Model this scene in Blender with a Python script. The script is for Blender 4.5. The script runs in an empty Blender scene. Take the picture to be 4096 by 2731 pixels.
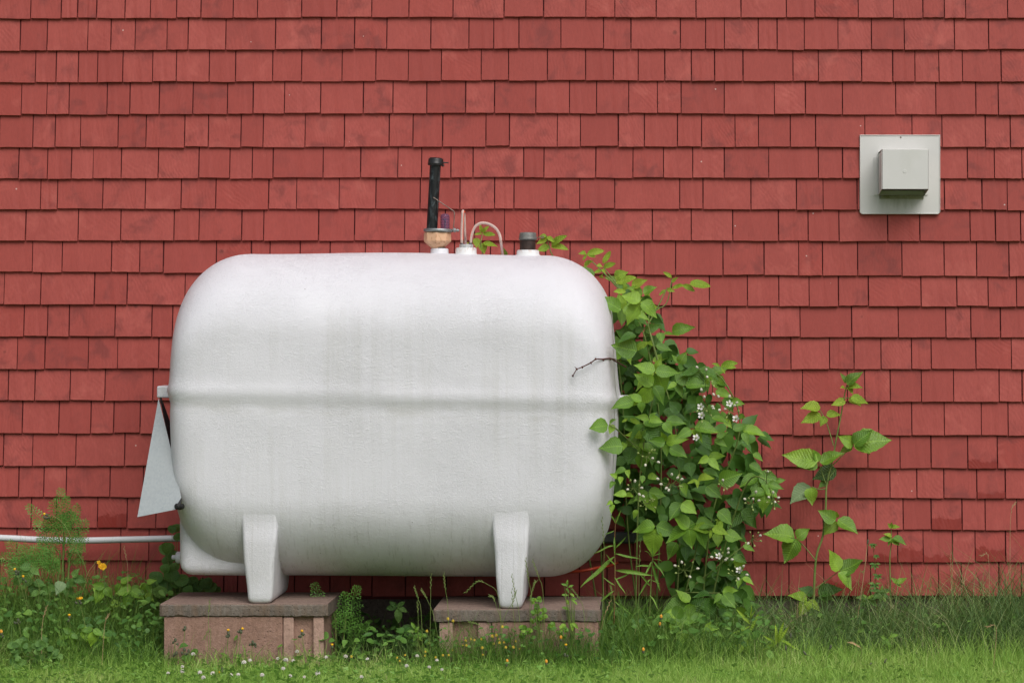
import bpy, math, random
import numpy as np
from mathutils import Vector, Matrix
R = math.radians
rnd = random.Random(7)
nrng = np.random.default_rng(11)
scene = bpy.context.scene
COL = scene.collection

# ------------------------------------------------------------------ camera, sky, sun, exposure
CAM_D, CAM_H = 10.0, 1.205
VPX, VPY = 2600.0, 1340.0
cam = bpy.data.cameras.new('camera')
cam.sensor_width = 36.0
cam.lens = 36.0 * CAM_D / 4.096
cam.shift_x = (2048 - VPX) / 4096
cam.shift_y = -(1365.5 - VPY) / 4096
cam.clip_end = 2000
camo = bpy.data.objects.new('camera', cam)
camo.location = (0, -CAM_D, CAM_H)
camo.rotation_euler = (R(90), 0, 0)
COL.objects.link(camo)
scene.camera = camo
cy = scene.cycles
cy.max_bounces = 6; cy.diffuse_bounces = 3; cy.glossy_bounces = 2; cy.transmission_bounces = 5; cy.transparent_max_bounces = 4
cy.use_denoising = True; cy.denoiser = 'OPENIMAGEDENOISE'; cy.denoising_input_passes = 'RGB_ALBEDO_NORMAL'; cy.denoising_prefilter = 'NONE'; cy.caustics_reflective = False; cy.caustics_refractive = False

SUN_EL, SUN_AZ = 49.0, 26.0      # sun stands behind the camera, a little to the right, veiled by cloud
world = bpy.data.worlds.new('World'); scene.world = world
world.use_nodes = True
wn, wl = world.node_tree.nodes, world.node_tree.links
wn.clear()
sky = wn.new('ShaderNodeTexSky'); sky.sky_type = 'NISHITA'; sky.sun_disc = False
sky.sun_elevation = R(SUN_EL); sky.sun_rotation = R(180 - SUN_AZ)
sky.air_density = 1.0; sky.dust_density = 4.0; sky.ozone_density = 1.0
hsv = wn.new('ShaderNodeHueSaturation'); hsv.inputs['Saturation'].default_value = 0.45
wb = wn.new('ShaderNodeBackground'); wb.inputs['Strength'].default_value = 0.105
wo = wn.new('ShaderNodeOutputWorld')
wl.new(sky.outputs[0], hsv.inputs['Color']); wl.new(hsv.outputs[0], wb.inputs[0]); wl.new(wb.outputs[0], wo.inputs[0])
sun = bpy.data.lights.new('sun', 'SUN'); sun.energy = 1.8; sun.angle = R(44); sun.color = (1.0, 0.965, 0.965)
suno = bpy.data.objects.new('sun', sun)
dv = Vector((math.sin(R(SUN_AZ)) * math.cos(R(SUN_EL)), -math.cos(R(SUN_AZ)) * math.cos(R(SUN_EL)), math.sin(R(SUN_EL))))
suno.rotation_euler = dv.to_track_quat('Z', 'Y').to_euler(); suno.location = (2, -6, 8)
COL.objects.link(suno)
vs = scene.view_settings
vs.view_transform = 'Standard'; vs.look = 'None'; vs.exposure = 0.03; vs.gamma = 1.0; vs.use_curve_mapping = False

# ------------------------------------------------------------------ helpers
def W(px, py, d):
    """measured picture point + its distance from the wall (m) -> world point"""
    s = CAM_D / (CAM_D - d)
    return Vector(((px - VPX) / s / 1000, -d, CAM_H - (py - VPY) / s / 1000))
def C(k, cx, cy, d):
    """same, for points measured in the six enlarged crops"""
    ox, oy = {1: (0, 910), 2: (1365, 910), 3: (2730, 910), 4: (0, 1820), 5: (1365, 1820), 6: (2730, 1820), 7: (0, 0), 8: (1365, 0), 9: (2730, 0)}[k]
    return W(ox + cx / 1.7215, oy + cy / 1.7215, d)

class MB:
    def __init__(s): s.v = []; s.f = []; s.sm = []
    def add(s, verts, faces, smooth=False):
        o = len(s.v); s.v += [tuple(v) for v in verts]
        s.f += [tuple(i + o for i in f) for f in faces]; s.sm += [smooth] * len(faces)
    def box(s, x0, x1, y0, y1, z0, z1):
        s.add([(x0, y0, z0), (x1, y0, z0), (x1, y1, z0), (x0, y1, z0), (x0, y0, z1), (x1, y0, z1), (x1, y1, z1), (x0, y1, z1)],
              [(0, 3, 2, 1), (4, 5, 6, 7), (0, 1, 5, 4), (1, 2, 6, 5), (2, 3, 7, 6), (3, 0, 4, 7)])
    def tube(s, pts, rad, n=8, cap=True, smooth=True):
        pts = [Vector(p) for p in pts]
        if not hasattr(rad, '__len__'): rad = [rad] * len(pts)
        rings = []; up = None
        for i, p in enumerate(pts):
            t = (pts[min(i + 1, len(pts) - 1)] - pts[max(i - 1, 0)])
            t = t.normalized() if t.length > 1e-9 else Vector((0, 0, 1))
            if up is None: up = Vector((0, 1, 0)) if abs(t.y) < .9 else Vector((1, 0, 0))
            a = t.cross(up).normalized(); b = t.cross(a).normalized(); up = -b if b.dot(up) < 0 else b
            b = up; a = t.cross(b).normalized()
            rings.append([p + a * rad[i] * math.cos(2 * math.pi * k / n) + b * rad[i] * math.sin(2 * math.pi * k / n) for k in range(n)])
        vs_ = [v for r in rings for v in r]; fs = []
        for i in range(len(rings) - 1):
            for k in range(n):
                fs.append((i * n + k, i * n + (k + 1) % n, (i + 1) * n + (k + 1) % n, (i + 1) * n + k))
        s.add(vs_, fs, smooth)
        if cap:
            s.add(rings[0], [tuple(range(n))[::-1]]); s.add(rings[-1], [tuple(range(n))])
    def lathe(s, base, axis, prof, n=24, smooth=True):
        """prof: (radius, height) pairs along axis"""
        axis = Vector(axis).normalized(); h = Vector((1, 0, 0)) if abs(axis.x) < .9 else Vector((0, 1, 0))
        a = axis.cross(h).normalized(); b = axis.cross(a)
        vs_ = []
        for r, z in prof:
            for k in range(n):
                t = 2 * math.pi * k / n
                vs_.append(Vector(base) + axis * z + a * r * math.cos(t) + b * r * math.sin(t))
        fs = []
        for i in range(len(prof) - 1):
            for k in range(n):
                fs.append((i * n + k, i * n + (k + 1) % n, (i + 1) * n + (k + 1) % n, (i + 1) * n + k))
        s.add(vs_, fs, smooth)
        m = len(prof)
        s.add(vs_[:n], [tuple(range(n))[::-1]]); s.add(vs_[(m - 1) * n:], [tuple(range(n))])
    def mesh(s, name, mat=None):
        me = bpy.data.meshes.new(name)
        me.from_pydata(s.v, [], s.f)
        me.polygons.foreach_set('use_smooth', s.sm)
        if mat: me.materials.append(mat)
        me.update(); return me
def spline(pts, n=6):
    """Catmull-Rom through points"""
    P = [Vector(p) for p in pts]
    if len(P) < 3: return P
    P = [P[0] * 2 - P[1]] + P + [P[-1] * 2 - P[-2]]; out = []
    for i in range(1, len(P) - 2):
        for k in range(n):
            t = k / n
            out.append(.5 * ((2 * P[i]) + (P[i + 1] - P[i - 1]) * t + (2 * P[i - 1] - 5 * P[i] + 4 * P[i + 1] - P[i + 2]) * t * t
                             + (3 * P[i] - P[i - 1] - 3 * P[i + 1] + P[i + 2]) * t ** 3))
    out.append(P[-2]); return out

def tag(o, label, cat, group=None):
    o['label'] = label; o['category'] = cat
    if group: o['group'] = group
    return o
def thing(name, label, cat, loc, group=None):
    o = bpy.data.objects.new(name, None); o.empty_display_size = .05
    o.location = loc; COL.objects.link(o); return tag(o, label, cat, group)
def wmat(o):
    m = Matrix.LocRotScale(o.location, o.rotation_euler, o.scale)
    return m if o.parent is None else wmat(o.parent) @ o.matrix_parent_inverse @ m
def attach(o, parent):
    o.parent = parent; o.matrix_parent_inverse = wmat(parent).inverted()
def put(name, me, parent=None, mat4=None):
    o = bpy.data.objects.new(name, me); COL.objects.link(o)
    if mat4 is not None:
        l, q, sc = mat4.decompose(); o.location = l; o.rotation_euler = q.to_euler(); o.scale = sc
    if parent: attach(o, parent)
    return o
def part(name, mb, mat, parent=None, label=None):
    o = put(name, mb.mesh(name, mat), parent)
    if label: o['label'] = label
    return o
def bevel(o, w, seg=2):
    m = o.modifiers.new('bevel', 'BEVEL'); m.width = w; m.segments = seg; m.limit_method = 'ANGLE'; m.angle_limit = R(40)
    return o

# ------------------------------------------------------------------ materials
class NT:
    def __init__(s, name, rough=.6, spec=.3):
        s.m = bpy.data.materials.new(name); s.m.use_nodes = True
        s.n, s.l = s.m.node_tree.nodes, s.m.node_tree.links
        s.b = s.n['Principled BSDF']; s.out = s.n['Material Output']
        s.b.inputs['Roughness'].default_value = rough; s.b.inputs['Specular IOR Level'].default_value = spec
        s.g = s.n.new('ShaderNodeNewGeometry'); s.tc = s.n.new('ShaderNodeTexCoord'); s.oi = s.n.new('ShaderNodeObjectInfo')
    def lk(s, a, b): s.l.new(a, b)
    def val(s, sock, v):
        if hasattr(v, 'default_value') or hasattr(v, 'is_linked'): s.l.new(v, sock)
        else: sock.default_value = v
    def math(s, op, a, b=0.0, c=0.0, clamp=False):
        n = s.n.new('ShaderNodeMath'); n.operation = op; n.use_clamp = clamp
        s.val(n.inputs[0], a); s.val(n.inputs[1], b); s.val(n.inputs[2], c); return n.outputs[0]
    def vmul(s, v, k):
        n = s.n.new('ShaderNodeVectorMath'); n.operation = 'MULTIPLY'; s.val(n.inputs[0], v); s.val(n.inputs[1], k); return n.outputs[0]
    def vadd(s, v, k):
        n = s.n.new('ShaderNodeVectorMath'); n.operation = 'ADD'; s.val(n.inputs[0], v); s.val(n.inputs[1], k); return n.outputs[0]
    def comb(s, x, y, z):
        n = s.n.new('ShaderNodeCombineXYZ'); s.val(n.inputs[0], x); s.val(n.inputs[1], y); s.val(n.inputs[2], z); return n.outputs[0]
    def sep(s, v):
        n = s.n.new('ShaderNodeSeparateXYZ'); s.val(n.inputs[0], v); return n.outputs
    def noise(s, v, scale, detail=3, rough=.5, dist=0.0):
        n = s.n.new('ShaderNodeTexNoise'); s.val(n.inputs['Vector'], v)
        n.inputs['Scale'].default_value = scale; n.inputs['Detail'].default_value = detail
        n.inputs['Roughness'].default_value = rough; n.inputs['Distortion'].default_value = dist; return n.outputs[0]
    def ramp(s, f, stops):
        n = s.n.new('ShaderNodeValToRGB'); s.val(n.inputs[0], f)
        e = n.color_ramp.elements
        while len(e) < len(stops): e.new(.5)
        for i, (p, c) in enumerate(stops):
            e[i].position = p; e[i].color = (c, c, c, 1) if not hasattr(c, '__len__') else (*c, 1)
        return n.outputs[0]
    def mix(s, f, a, b, typ='MIX'):
        n = s.n.new('ShaderNodeMix'); n.data_type = 'RGBA'; n.blend_type = typ
        s.val(n.inputs[0], f)
        for sock, v in ((n.inputs[6], a), (n.inputs[7], b)):
            if isinstance(v, tuple): sock.default_value = (*v, 1)
            else: s.l.new(v, sock)
        return n.outputs[2]
    def col(s, c):
        if isinstance(c, tuple): s.b.inputs['Base Color'].default_value = (*c, 1)
        else: s.l.new(c, s.b.inputs['Base Color'])
    def bump(s, h, strength=.3, dist=.002):
        n = s.n.new('ShaderNodeBump'); n.inputs['Strength'].default_value = strength; n.inputs['Distance'].default_value = dist
        s.l.new(h, n.inputs['Height'])
        if s.b.inputs['Normal'].is_linked: s.l.new(s.b.inputs['Normal'].links[0].from_socket, n.inputs['Normal'])
        s.l.new(n.outputs[0], s.b.inputs['Normal'])
    def translucent(s, col, f):
        t = s.n.new('ShaderNodeBsdfTranslucent'); mx = s.n.new('ShaderNodeMixShader'); s.val(mx.inputs[0], f)
        if isinstance(col, tuple): t.inputs[0].default_value = (*col, 1)
        else: s.l.new(col, t.inputs[0])
        s.l.new(s.b.outputs[0], mx.inputs[1]); s.l.new(t.outputs[0], mx.inputs[2]); s.l.new(mx.outputs[0], s.out.inputs[0])

def shingle_mat(name, stain=None):
    m = NT(name, .62, .28)
    r = m.math('FRACT', m.math('ADD', m.math('MULTIPLY', m.oi.outputs['Random'], 7.31), m.math('MULTIPLY', m.g.outputs['Random Per Island'], 3.7)))
    r2 = m.math('FRACT', m.math('MULTIPLY', r, 13.7))
    p = m.vadd(m.g.outputs['Position'], m.comb(m.math('MULTIPLY', r, 37.0), 0.0, m.math('MULTIPLY', r2, 23.0)))
    base = m.ramp(r, [(0, (.335, .061, .049)), (.2, (.372, .070, .056)), (.5, (.395, .078, .063)), (.85, (.425, .090, .074)), (1, (.370, .062, .048))])
    big = m.noise(p, 7, 3, .55)
    base = m.mix(m.ramp(big, [(.35, 0.0), (.7, .5)]), base, (.305, .055, .045))
    # bare or sun-worn darker blotches on some shingles, following the grain
    gv = m.vmul(p, (26.0, 1.0, 9.0))
    blot = m.math('MULTIPLY', m.ramp(m.noise(p, 13, 4, .6, .4), [(.50, 0.0), (.66, 1.0)]), m.ramp(r2, [(.34, 0.0), (.60, 1.0)]))
    base = m.mix(m.math('MULTIPLY', blot, .70), base, (.205, .045, .040))
    grain = m.noise(gv, 5, 5, .65)
    base = m.mix(m.ramp(grain, [(.35, .32), (.62, 0.0)]), base, (.235, .048, .040))
    worn = m.math('MULTIPLY', m.ramp(m.noise(m.vadd(p, (5.0, 0.0, 9.0)), 10, 4, .6, .5), [(.54, 0.0), (.72, 1.0)]), m.ramp(r, [(.35, 0.0), (.6, 1.0)]))
    base = m.mix(m.math('MULTIPLY', worn, .5), base, (.50, .125, .10))
    # knots
    vo = m.n.new('ShaderNodeTexVoronoi'); m.val(vo.inputs['Vector'], p); vo.inputs['Scale'].default_value = 7.5
    kd = m.math('ADD', vo.outputs['Distance'], m.math('MULTIPLY', m.noise(p, 60, 2), .05))
    kn = m.math('MULTIPLY', m.ramp(kd, [(.075, 1.0), (.11, 0.0)]), m.math('GREATER_THAN', m.sep(vo.outputs['Color'])[0], .55))
    ring = m.math('MULTIPLY', m.ramp(m.math('SINE', m.math('MULTIPLY', kd, 190.0)), [(.5, 0.0), (.9, 1.0)]), m.math('MULTIPLY', m.ramp(kd, [(.10, 1.0), (.2, 0.0)]), m.math('GREATER_THAN', m.sep(vo.outputs['Color'])[0], .55)))
    base = m.mix(m.math('MULTIPLY', kn, .7), base, (.15, .035, .03))
    base = m.mix(m.math('MULTIPLY', ring, .35), base, (.47, .135, .10))
    vs2 = m.n.new('ShaderNodeTexVoronoi'); m.val(vs2.inputs['Vector'], p); vs2.inputs['Scale'].default_value = 19
    fl = m.math('MULTIPLY', m.math('LESS_THAN', vs2.outputs['Distance'], .06), m.math('GREATER_THAN', m.sep(vs2.outputs['Color'])[0], .93))
    base = m.mix(m.math('MULTIPLY', fl, .7), base, (.62, .5, .46))
    # fine paint speckle and dust
    lo = m.sep(m.tc.outputs['Object'])[2]
    if stain is not None:
        edge = m.math('ADD', lo, m.math('MULTIPLY', m.noise(p, 22, 4, .6), -.085))
        st = m.ramp(m.math('ADD', edge, .5), [(.5 + stain - .004, 1.0), (.5 + stain + .004, 0.0)])
        base = m.mix(m.math('MULTIPLY', st, .75), base, (.215, .022, .014))
        m.lk(m.math('SUBTRACT', .62, m.math('MULTIPLY', st, .3)), m.b.inputs['Roughness'])
    m.col(base)
    # saw marks: slanting fine ridges, direction differs from shingle to shingle
    px_, py_, pz_ = m.sep(p)[:3]
    saw = m.math('ADD', m.math('MULTIPLY', px_, m.math('ADD', .35, m.math('MULTIPLY', r2, .65))), m.math('MULTIPLY', pz_, m.math('SUBTRACT', r, .35)))
    saw = m.math('ADD', saw, m.math('MULTIPLY', m.noise(p, 14, 3), .035))
    sawh = m.math('MULTIPLY', m.math('SINE', m.math('MULTIPLY', saw, 480.0)), m.ramp(m.noise(p, 10, 2), [(.4, 0.1), (.65, 1.0)]))
    m.bump(m.math('ADD', m.math('MULTIPLY', sawh, .28), m.math('MULTIPLY', grain, .8)), .3, .002)
    return m.m
M = {}
M['shingle'] = shingle_mat('red_stained_cedar')
M['shingle_wet'] = shingle_mat('red_stained_cedar_wet_edge', -.012)
M['shingle_wet2'] = shingle_mat('red_stained_cedar_soaked_edge', .008)

m = NT('dark_red_sheathing', .8, .2); m.col(m.mix(m.noise(m.g.outputs['Position'], 30), (.16, .03, .03), (.10, .025, .03))); M['sheath'] = m.m

def tank_mat():
    m = NT('white_gelcoat_fibreglass', .42, .42)
    p = m.g.outputs['Position']; x, y, z = m.sep(p)[:3]
    base = m.mix(m.noise(p, 2.2, 3), (.748, .748, .790), (.722, .725, .758))
    below = m.ramp(m.math('ADD', z, m.math('MULTIPLY', m.noise(p, 4, 2), .14)), [(.98, 1.0), (1.0, .9)])
    # rain streaks: run down, start under the shoulder
    st = m.noise(m.vmul(p, (30.0, 6.0, .9)), 1.0, 5, .6)
    zone = m.noise(m.vmul(p, (1.6, 1.0, 1.9)), 1.0, 3)
    sh = m.math('MULTIPLY', m.ramp(st, [(.46, 0.0), (.66, 1.0)]), m.ramp(zone, [(.38, 0.1), (.6, 1.0)]))
    onside = m.ramp(m.math('MULTIPLY', m.math('SUBTRACT', 1.36, z), 3.2), [(.0, 0.0), (.5, 1.0)])
    base = m.mix(m.math('MULTIPLY', m.math('MULTIPLY', sh, onside), .36), base, (.58, .58, .565))
    fine = m.noise(m.vmul(p, (95.0, 20.0, 1.6)), 1.0, 4, .65)
    low = m.ramp(m.math('MULTIPLY', m.math('SUBTRACT', .78, z), 2.2), [(.0, 0.0), (1.0, 1.0)])
    base = m.mix(m.math('MULTIPLY', m.math('MULTIPLY', m.ramp(fine, [(.56, 0.0), (.68, 1.0)]), low), .40), base, (.33, .325, .30))
    # algae film: patches with their own outline, in the groove and low on the belly
    alg = m.math('MULTIPLY', m.ramp(m.noise(m.vmul(p, (6.0, 6.0, 3.0)), 1.0, 5, .65), [(.42, 0.0), (.62, 1.0)]), m.ramp(m.math('MULTIPLY', m.math('SUBTRACT', .62, z), 3.0), [(.0, 0.0), (.7, 1.0)]))
    base = m.mix(m.math('MULTIPLY', alg, .28), base, (.47, .465, .43))
    zs = m.math('SUBTRACT', z, m.math('ADD', .978 - .02 * .951 - .036, m.math('MULTIPLY', x, -.02)))
    gro = m.math('MULTIPLY', m.ramp(m.math('ABSOLUTE', m.math('ADD', zs, .012)), [(.012, 1.0), (.04, 0.0)]), m.ramp(m.noise(m.vmul(p, (7.0, 3.0, 20.0)), 1.0, 5, .65), [(.38, 0.0), (.66, 1.0)]))
    base = m.mix(m.math('MULTIPLY', gro, .36), base, (.43, .43, .38))
    # small specks
    vo = m.n.new('ShaderNodeTexVoronoi'); m.val(vo.inputs['Vector'], p); vo.inputs['Scale'].default_value = 26
    sp = m.math('MULTIPLY', m.math('LESS_THAN', vo.outputs['Distance'], .055), m.math('GREATER_THAN', m.sep(vo.outputs['Color'])[1], .8))
    base = m.mix(m.math('MULTIPLY', sp, .6), base, (.16, .14, .12))
    m.col(base)
    # chopped-strand relief
    f1 = m.noise(m.vmul(p, (45.0, 70.0, 120.0)), 1.0, 4, .62, 1.8)
    f2 = m.noise(m.vmul(p, (120.0, 70.0, 55.0)), 1.0, 3, .6, 1.5)
    patch = m.ramp(m.noise(p, 3.5, 2), [(.3, .35), (.65, 1.0)])
    rid = m.math('MULTIPLY', m.math('ABSOLUTE', m.math('SUBTRACT', f1, .5)), patch)
    m.bump(rid, .62, .009)
    m.bump(m.math('MULTIPLY', f2, patch), .36, .0045)
    m.bump(m.noise(p, 9, 4, .55), .22, .008)
    m.lk(m.ramp(m.noise(p, 20, 3), [(.3, .34), (.7, .55)]), m.b.inputs['Roughness'])
    return m.m
M['tank'] = tank_mat()

def simple(name, c1, c2, scale=20, rough=.6, spec=.3, metal=0.0, bump=0.0, bscale=80, bd=.002, detail=4):
    m = NT(name, rough, spec); p = m.tc.outputs['Object']
    m.col(m.mix(m.ramp(m.noise(p, scale, detail, .6), [(.35, 0.0), (.65, 1.0)]), c1, c2)); m.b.inputs['Metallic'].default_value = metal
    if bump: m.bump(m.noise(p, bscale, 4, .6), bump, bd)
    return m.m
def rusty():
    m = NT('white_gelcoat_with_rust', .5, .35); p = m.g.outputs['Position']
    f = m.math('MULTIPLY', m.ramp(m.noise(m.vmul(p, (90.0, 90.0, 35.0)), 1.0, 5, .65), [(.48, 0.0), (.6, 1.0)]), m.ramp(m.math('MULTIPLY', m.math('SUBTRACT', m.sep(p)[2], 1.508), 14.0), [(.05, 0.0), (.5, 1.0)]))
    m.col(m.mix(m.math('MULTIPLY', f, .85), (.73, .74, .74), (.42, .17, .06))); m.bump(m.noise(p, 120, 4), .4, .003); return m.m
M['rusty'] = rusty()
def black_pipe():
    m = NT('weathered_black_paint', .38, .45); p = m.g.outputs['Position']
    f = m.ramp(m.noise(m.vmul(p, (60.0, 60.0, 22.0)), 1.0, 6, .7, .5), [(.52, 0.0), (.66, 1.0)])
    m.col(m.mix(m.math('MULTIPLY', f, .6), (.006, .007, .008), (.10, .13, .14))); m.bump(f, .25, .001); return m.m
M['blackpipe'] = black_pipe()
M['blackcap'] = simple('black_plastic', (.008, .008, .009), (.02, .02, .02), 40, .4, .45, bump=.2)
M['greycap'] = simple('grey_zinc_cap', (.13, .135, .13), (.22, .22, .20), 60, .5, .4, .3, bump=.3)
M['darkpipe'] = simple('brown_iron_pipe', (.025, .015, .012), (.055, .032, .026), 50, .5, .4, bump=.3)
def peach():
    m = NT('peach_nylon', .42, .4); p = m.g.outputs['Position']
    f = m.ramp(m.noise(m.vmul(p, (60.0, 60.0, 24.0)), 1.0, 5, .6), [(.56, 0.0), (.66, 1.0)])
    m.col(m.mix(m.math('MULTIPLY', f, .6), (.72, .44, .27), (.36, .14, .05))); m.b.inputs['Subsurface Weight'].default_value = .1
    m.b.inputs['Subsurface Radius'].default_value = (.01, .005, .003); return m.m
M['peach'] = peach()
M['steel'] = simple('dull_steel', (.22, .24, .24), (.36, .38, .38), 60, .45, .5, .7, bump=.15)
M['wire'] = simple('rusted_wire', (.16, .10, .08), (.30, .24, .21), 90, .5, .4, .4)
M['zinc'] = simple('cast_zinc', (.45, .46, .46), (.62, .63, .63), 70, .5, .4, .4, bump=.5, bscale=200)
def vial():
    m = NT('purple_clear_plastic', .08, .5); m.col((.46, .33, .60)); m.b.inputs['Transmission Weight'].default_value = .85; m.b.inputs['IOR'].default_value = 1.2; return m.m
M['vial'] = vial()
def hose():
    m = NT('milky_hose', .3, .5); x = m.sep(m.tc.outputs['Normal'])[0]
    m.col((.74, .56, .50)); m.b.inputs['Transmission Weight'].default_value = .25; m.b.inputs['IOR'].default_value = 1.25; return m.m
M['hose'] = hose()
m = NT('red_oil_line', .3, .5); m.col((.85, .10, .03)); M['oil'] = m.m
M['orange'] = simple('orange_hose', (.42, .05, .02), (.52, .07, .03), 30, .4, .4)
def galv():
    m = NT('galvanised_sheet', .5, .4); p = m.tc.outputs['Object']
    sp = m.n.new('ShaderNodeTexVoronoi'); m.val(sp.inputs['Vector'], m.vmul(p, (1.0, 1.0, .6))); sp.inputs['Scale'].default_value = 190
    c = m.mix(m.math('MULTIPLY', m.sep(sp.outputs['Color'])[0], .35), (.27, .305, .315), (.40, .435, .44))
    c = m.mix(m.ramp(m.noise(m.vmul(p, (9.0, 9.0, 3.5)), 1.0, 4), [(.35, .5), (.65, 0.0)]), c, (.34, .365, .365))
    m.col(c); m.b.inputs['Metallic'].default_value = .15; m.bump(m.noise(p, 300, 2), .08, .001); return m.m
M['galv'] = galv()
M['dull_black'] = simple('dull_black_surface', (.012, .012, .012), (.025, .025, .025), 30, .6, .3)
def vent_mat(name, algae):
    m = NT(name, .42, .4); p = m.tc.outputs['Object']; x, y, z = m.sep(p)[:3]
    c = m.mix(m.noise(p, 9, 4), (.60, .60, .575), (.67, .665, .64))
    vo = m.n.new('ShaderNodeTexVoronoi'); m.val(vo.inputs['Vector'], p); vo.inputs['Scale'].default_value = 34
    sp = m.math('MULTIPLY', m.math('LESS_THAN', vo.outputs['Distance'], .07), m.math('GREATER_THAN', m.sep(vo.outputs['Color'])[1], .66))
    c = m.mix(m.math('MULTIPLY', sp, .45), c, (.26, .23, .20))
    if algae:   # green run-off film that grows under the hood, with a ragged lower end
        e = m.noise(m.vmul(p, (38.0, 1.0, 7.0)), 1.0, 5, .65)
        f = m.math('MULTIPLY', m.ramp(m.math('ABSOLUTE', m.math('SUBTRACT', x, -.012)), [(.045, 1.0), (.125, 0.0)]), m.ramp(m.math('ADD', z, m.math('MULTIPLY', m.math('SUBTRACT', e, .5), .16)), [(0, 1.0), (1, 0.0)]))
        zf = m.math('MULTIPLY', m.math('ADD', z, .148), 8.0)
        f = m.math('MULTIPLY', m.ramp(m.math('ABSOLUTE', m.math('SUBTRACT', x, -.012)), [(.04, 1.0), (.12, 0.0)]), m.ramp(m.math('ADD', zf, m.math('MULTIPLY', m.math('SUBTRACT', e, .5), 1.0)), [(.1, 0.0), (.95, 1.0)]))
        f = m.math('MULTIPLY', f, m.math('LESS_THAN', z, -.084))
        c = m.mix(m.math('MULTIPLY', f, .85), c, (.115, .135, .055))
    else:
        f = m.math('MULTIPLY', m.ramp(m.noise(m.vmul(p, (10.0, 10.0, 5.0)), 1.0, 4), [(.45, 0.0), (.75, 1.0)]), .35)
        c = m.mix(f, c, (.47, .48, .42))
    m.col(c); m.bump(m.noise(p, 14, 2), .12, .004); m.bump(m.noise(p, 260, 2), .06, .001); return m.m
M['plate'] = vent_mat('off_white_enamel_plate', True)
M['hood'] = vent_mat('off_white_enamel_hood', False)
M['moss'] = simple('algae_green_metal', (.22, .23, .10), (.40, .40, .30), 26, .6, .3)
M['pvc'] = simple('white_pvc', (.60, .62, .63), (.68, .69, .70), 8, .35, .45, bump=.08, bscale=60)
M['greybox'] = simple('grey_plastic', (.07, .085, .085), (.10, .115, .115), 10, .5, .4)

def concrete(name, c1, c2, c3, pits=.5, stain=0.0):
    m = NT(name, .9, .15); p = m.g.outputs['Position']
    c = m.mix(m.ramp(m.noise(p, 7, 5, .6), [(.35, 0.0), (.65, 1.0)]), c1, c2)
    c = m.mix(m.ramp(m.noise(p, 230, 3, .7), [(.55, 0.0), (.72, .6)]), c, c3)
    if stain:
        c = m.mix(m.math('MULTIPLY', m.ramp(m.noise(m.vmul(p, (38.0, 38.0, 5.0)), 1.0, 5, .65), [(.42, 0.0), (.68, 1.0)]), stain), c, (.20, .12, .07))
    c = m.mix(m.ramp(m.noise(p, 75, 4, .7), [(.40, .38), (.58, 0.0)]), c, tuple(k * .55 for k in c1))
    vo = m.n.new('ShaderNodeTexVoronoi'); m.val(vo.inputs['Vector'], p); vo.inputs['Scale'].default_value = 90
    pit = m.math('MULTIPLY', m.ramp(vo.outputs['Distance'], [(.12, 1.0), (.26, 0.0)]), m.math('GREATER_THAN', m.sep(vo.outputs['Color'])[0], .62))
    c = m.mix(m.math('MULTIPLY', pit, pits), c, (.07, .05, .04))
    m.col(c); m.bump(m.noise(p, 140, 4, .7), .8, .004); m.bump(m.math('MULTIPLY', pit, -1.0), .6, .003)
    m.bump(m.noise(p, 40, 4, .6), .4, .003); return m.m
M['slab_top'] = concrete('pink_grey_paving_top', (.235, .165, .135), (.30, .215, .175), (.38, .30, .25))  # top face: lighter, pinker concrete than the slab edge
M['slab'] = concrete('grey_brown_paving_edge', (.145, .122, .102), (.22, .19, .16), (.32, .28, .24), .7, .5)
M['block'] = concrete('pink_brown_concrete_block', (.31, .185, .140), (.39, .245, .19), (.47, .33, .27), .5, .32)
M['block_rib'] = concrete('pale_pink_concrete_block', (.44, .285, .225), (.50, .33, .265), (.55, .40, .33), .35, .12)
M['foundation'] = concrete('rough_parged_foundation', (.13, .105, .085), (.20, .165, .135), (.25, .2, .17), .6)

def leaf_mat(name, c1, c2, c3, tr=.28, vein=70.0, rough=.42, vs_=.2, spec=.32):
    """object space: leaf lies along +Y, unit length"""
    m = NT(name, rough, spec); x, y, z = m.sep(m.tc.outputs['Object'])[:3]
    r = m.oi.outputs['Random']
    c = m.ramp(r, [(0, c1), (.55, c2), (1, c3)])
    ax = m.math('ABSOLUTE', x)
    v = m.math('SINE', m.math('MULTIPLY', m.math('SUBTRACT', y, m.math('MULTIPLY', ax, .75)), vein))
    mid = m.ramp(ax, [(.006, 1.0), (.02, 0.0)])
    c = m.mix(m.math('MULTIPLY', m.ramp(v, [(.55, 0.0), (1.0, 1.0)]), .14), c, tuple(k * 1.3 for k in c3))
    c = m.mix(m.math('MULTIPLY', mid, .35), c, tuple(min(.8, k * 1.5) for k in c3))
    c = m.mix(m.ramp(m.noise(m.vadd(m.tc.outputs['Object'], m.comb(m.math('MULTIPLY', r, 90.0), 0.0, 0.0)), 4, 4), [(.45, 0.0), (.8, .4)]), c, tuple(k * .6 for k in c1))
    # pale underside
    c = m.mix(m.math('MULTIPLY', m.g.outputs['Backfacing'], .35), c, (.22, .30, .17))
    m.col(c); m.bump(v, vs_, .02); m.bump(m.noise(m.tc.outputs['Object'], 26, 3), .25, .02)
    m.translucent(m.mix(.5, c, (.36, .55, .04)), tr); return m.m
M['leaf'] = leaf_mat('bramble_leaf', (.098, .230, .024), (.175, .355, .032), (.30, .51, .048), .32, 70.0, .36, .16, .5)
M['leaf_dark'] = leaf_mat('bramble_leaf_dark', (.045, .125, .022), (.072, .180, .027), (.11, .245, .032), .22, 70.0, .36, .3, .5)  # darker leaf green, commoner lower down and towards the back
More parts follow.
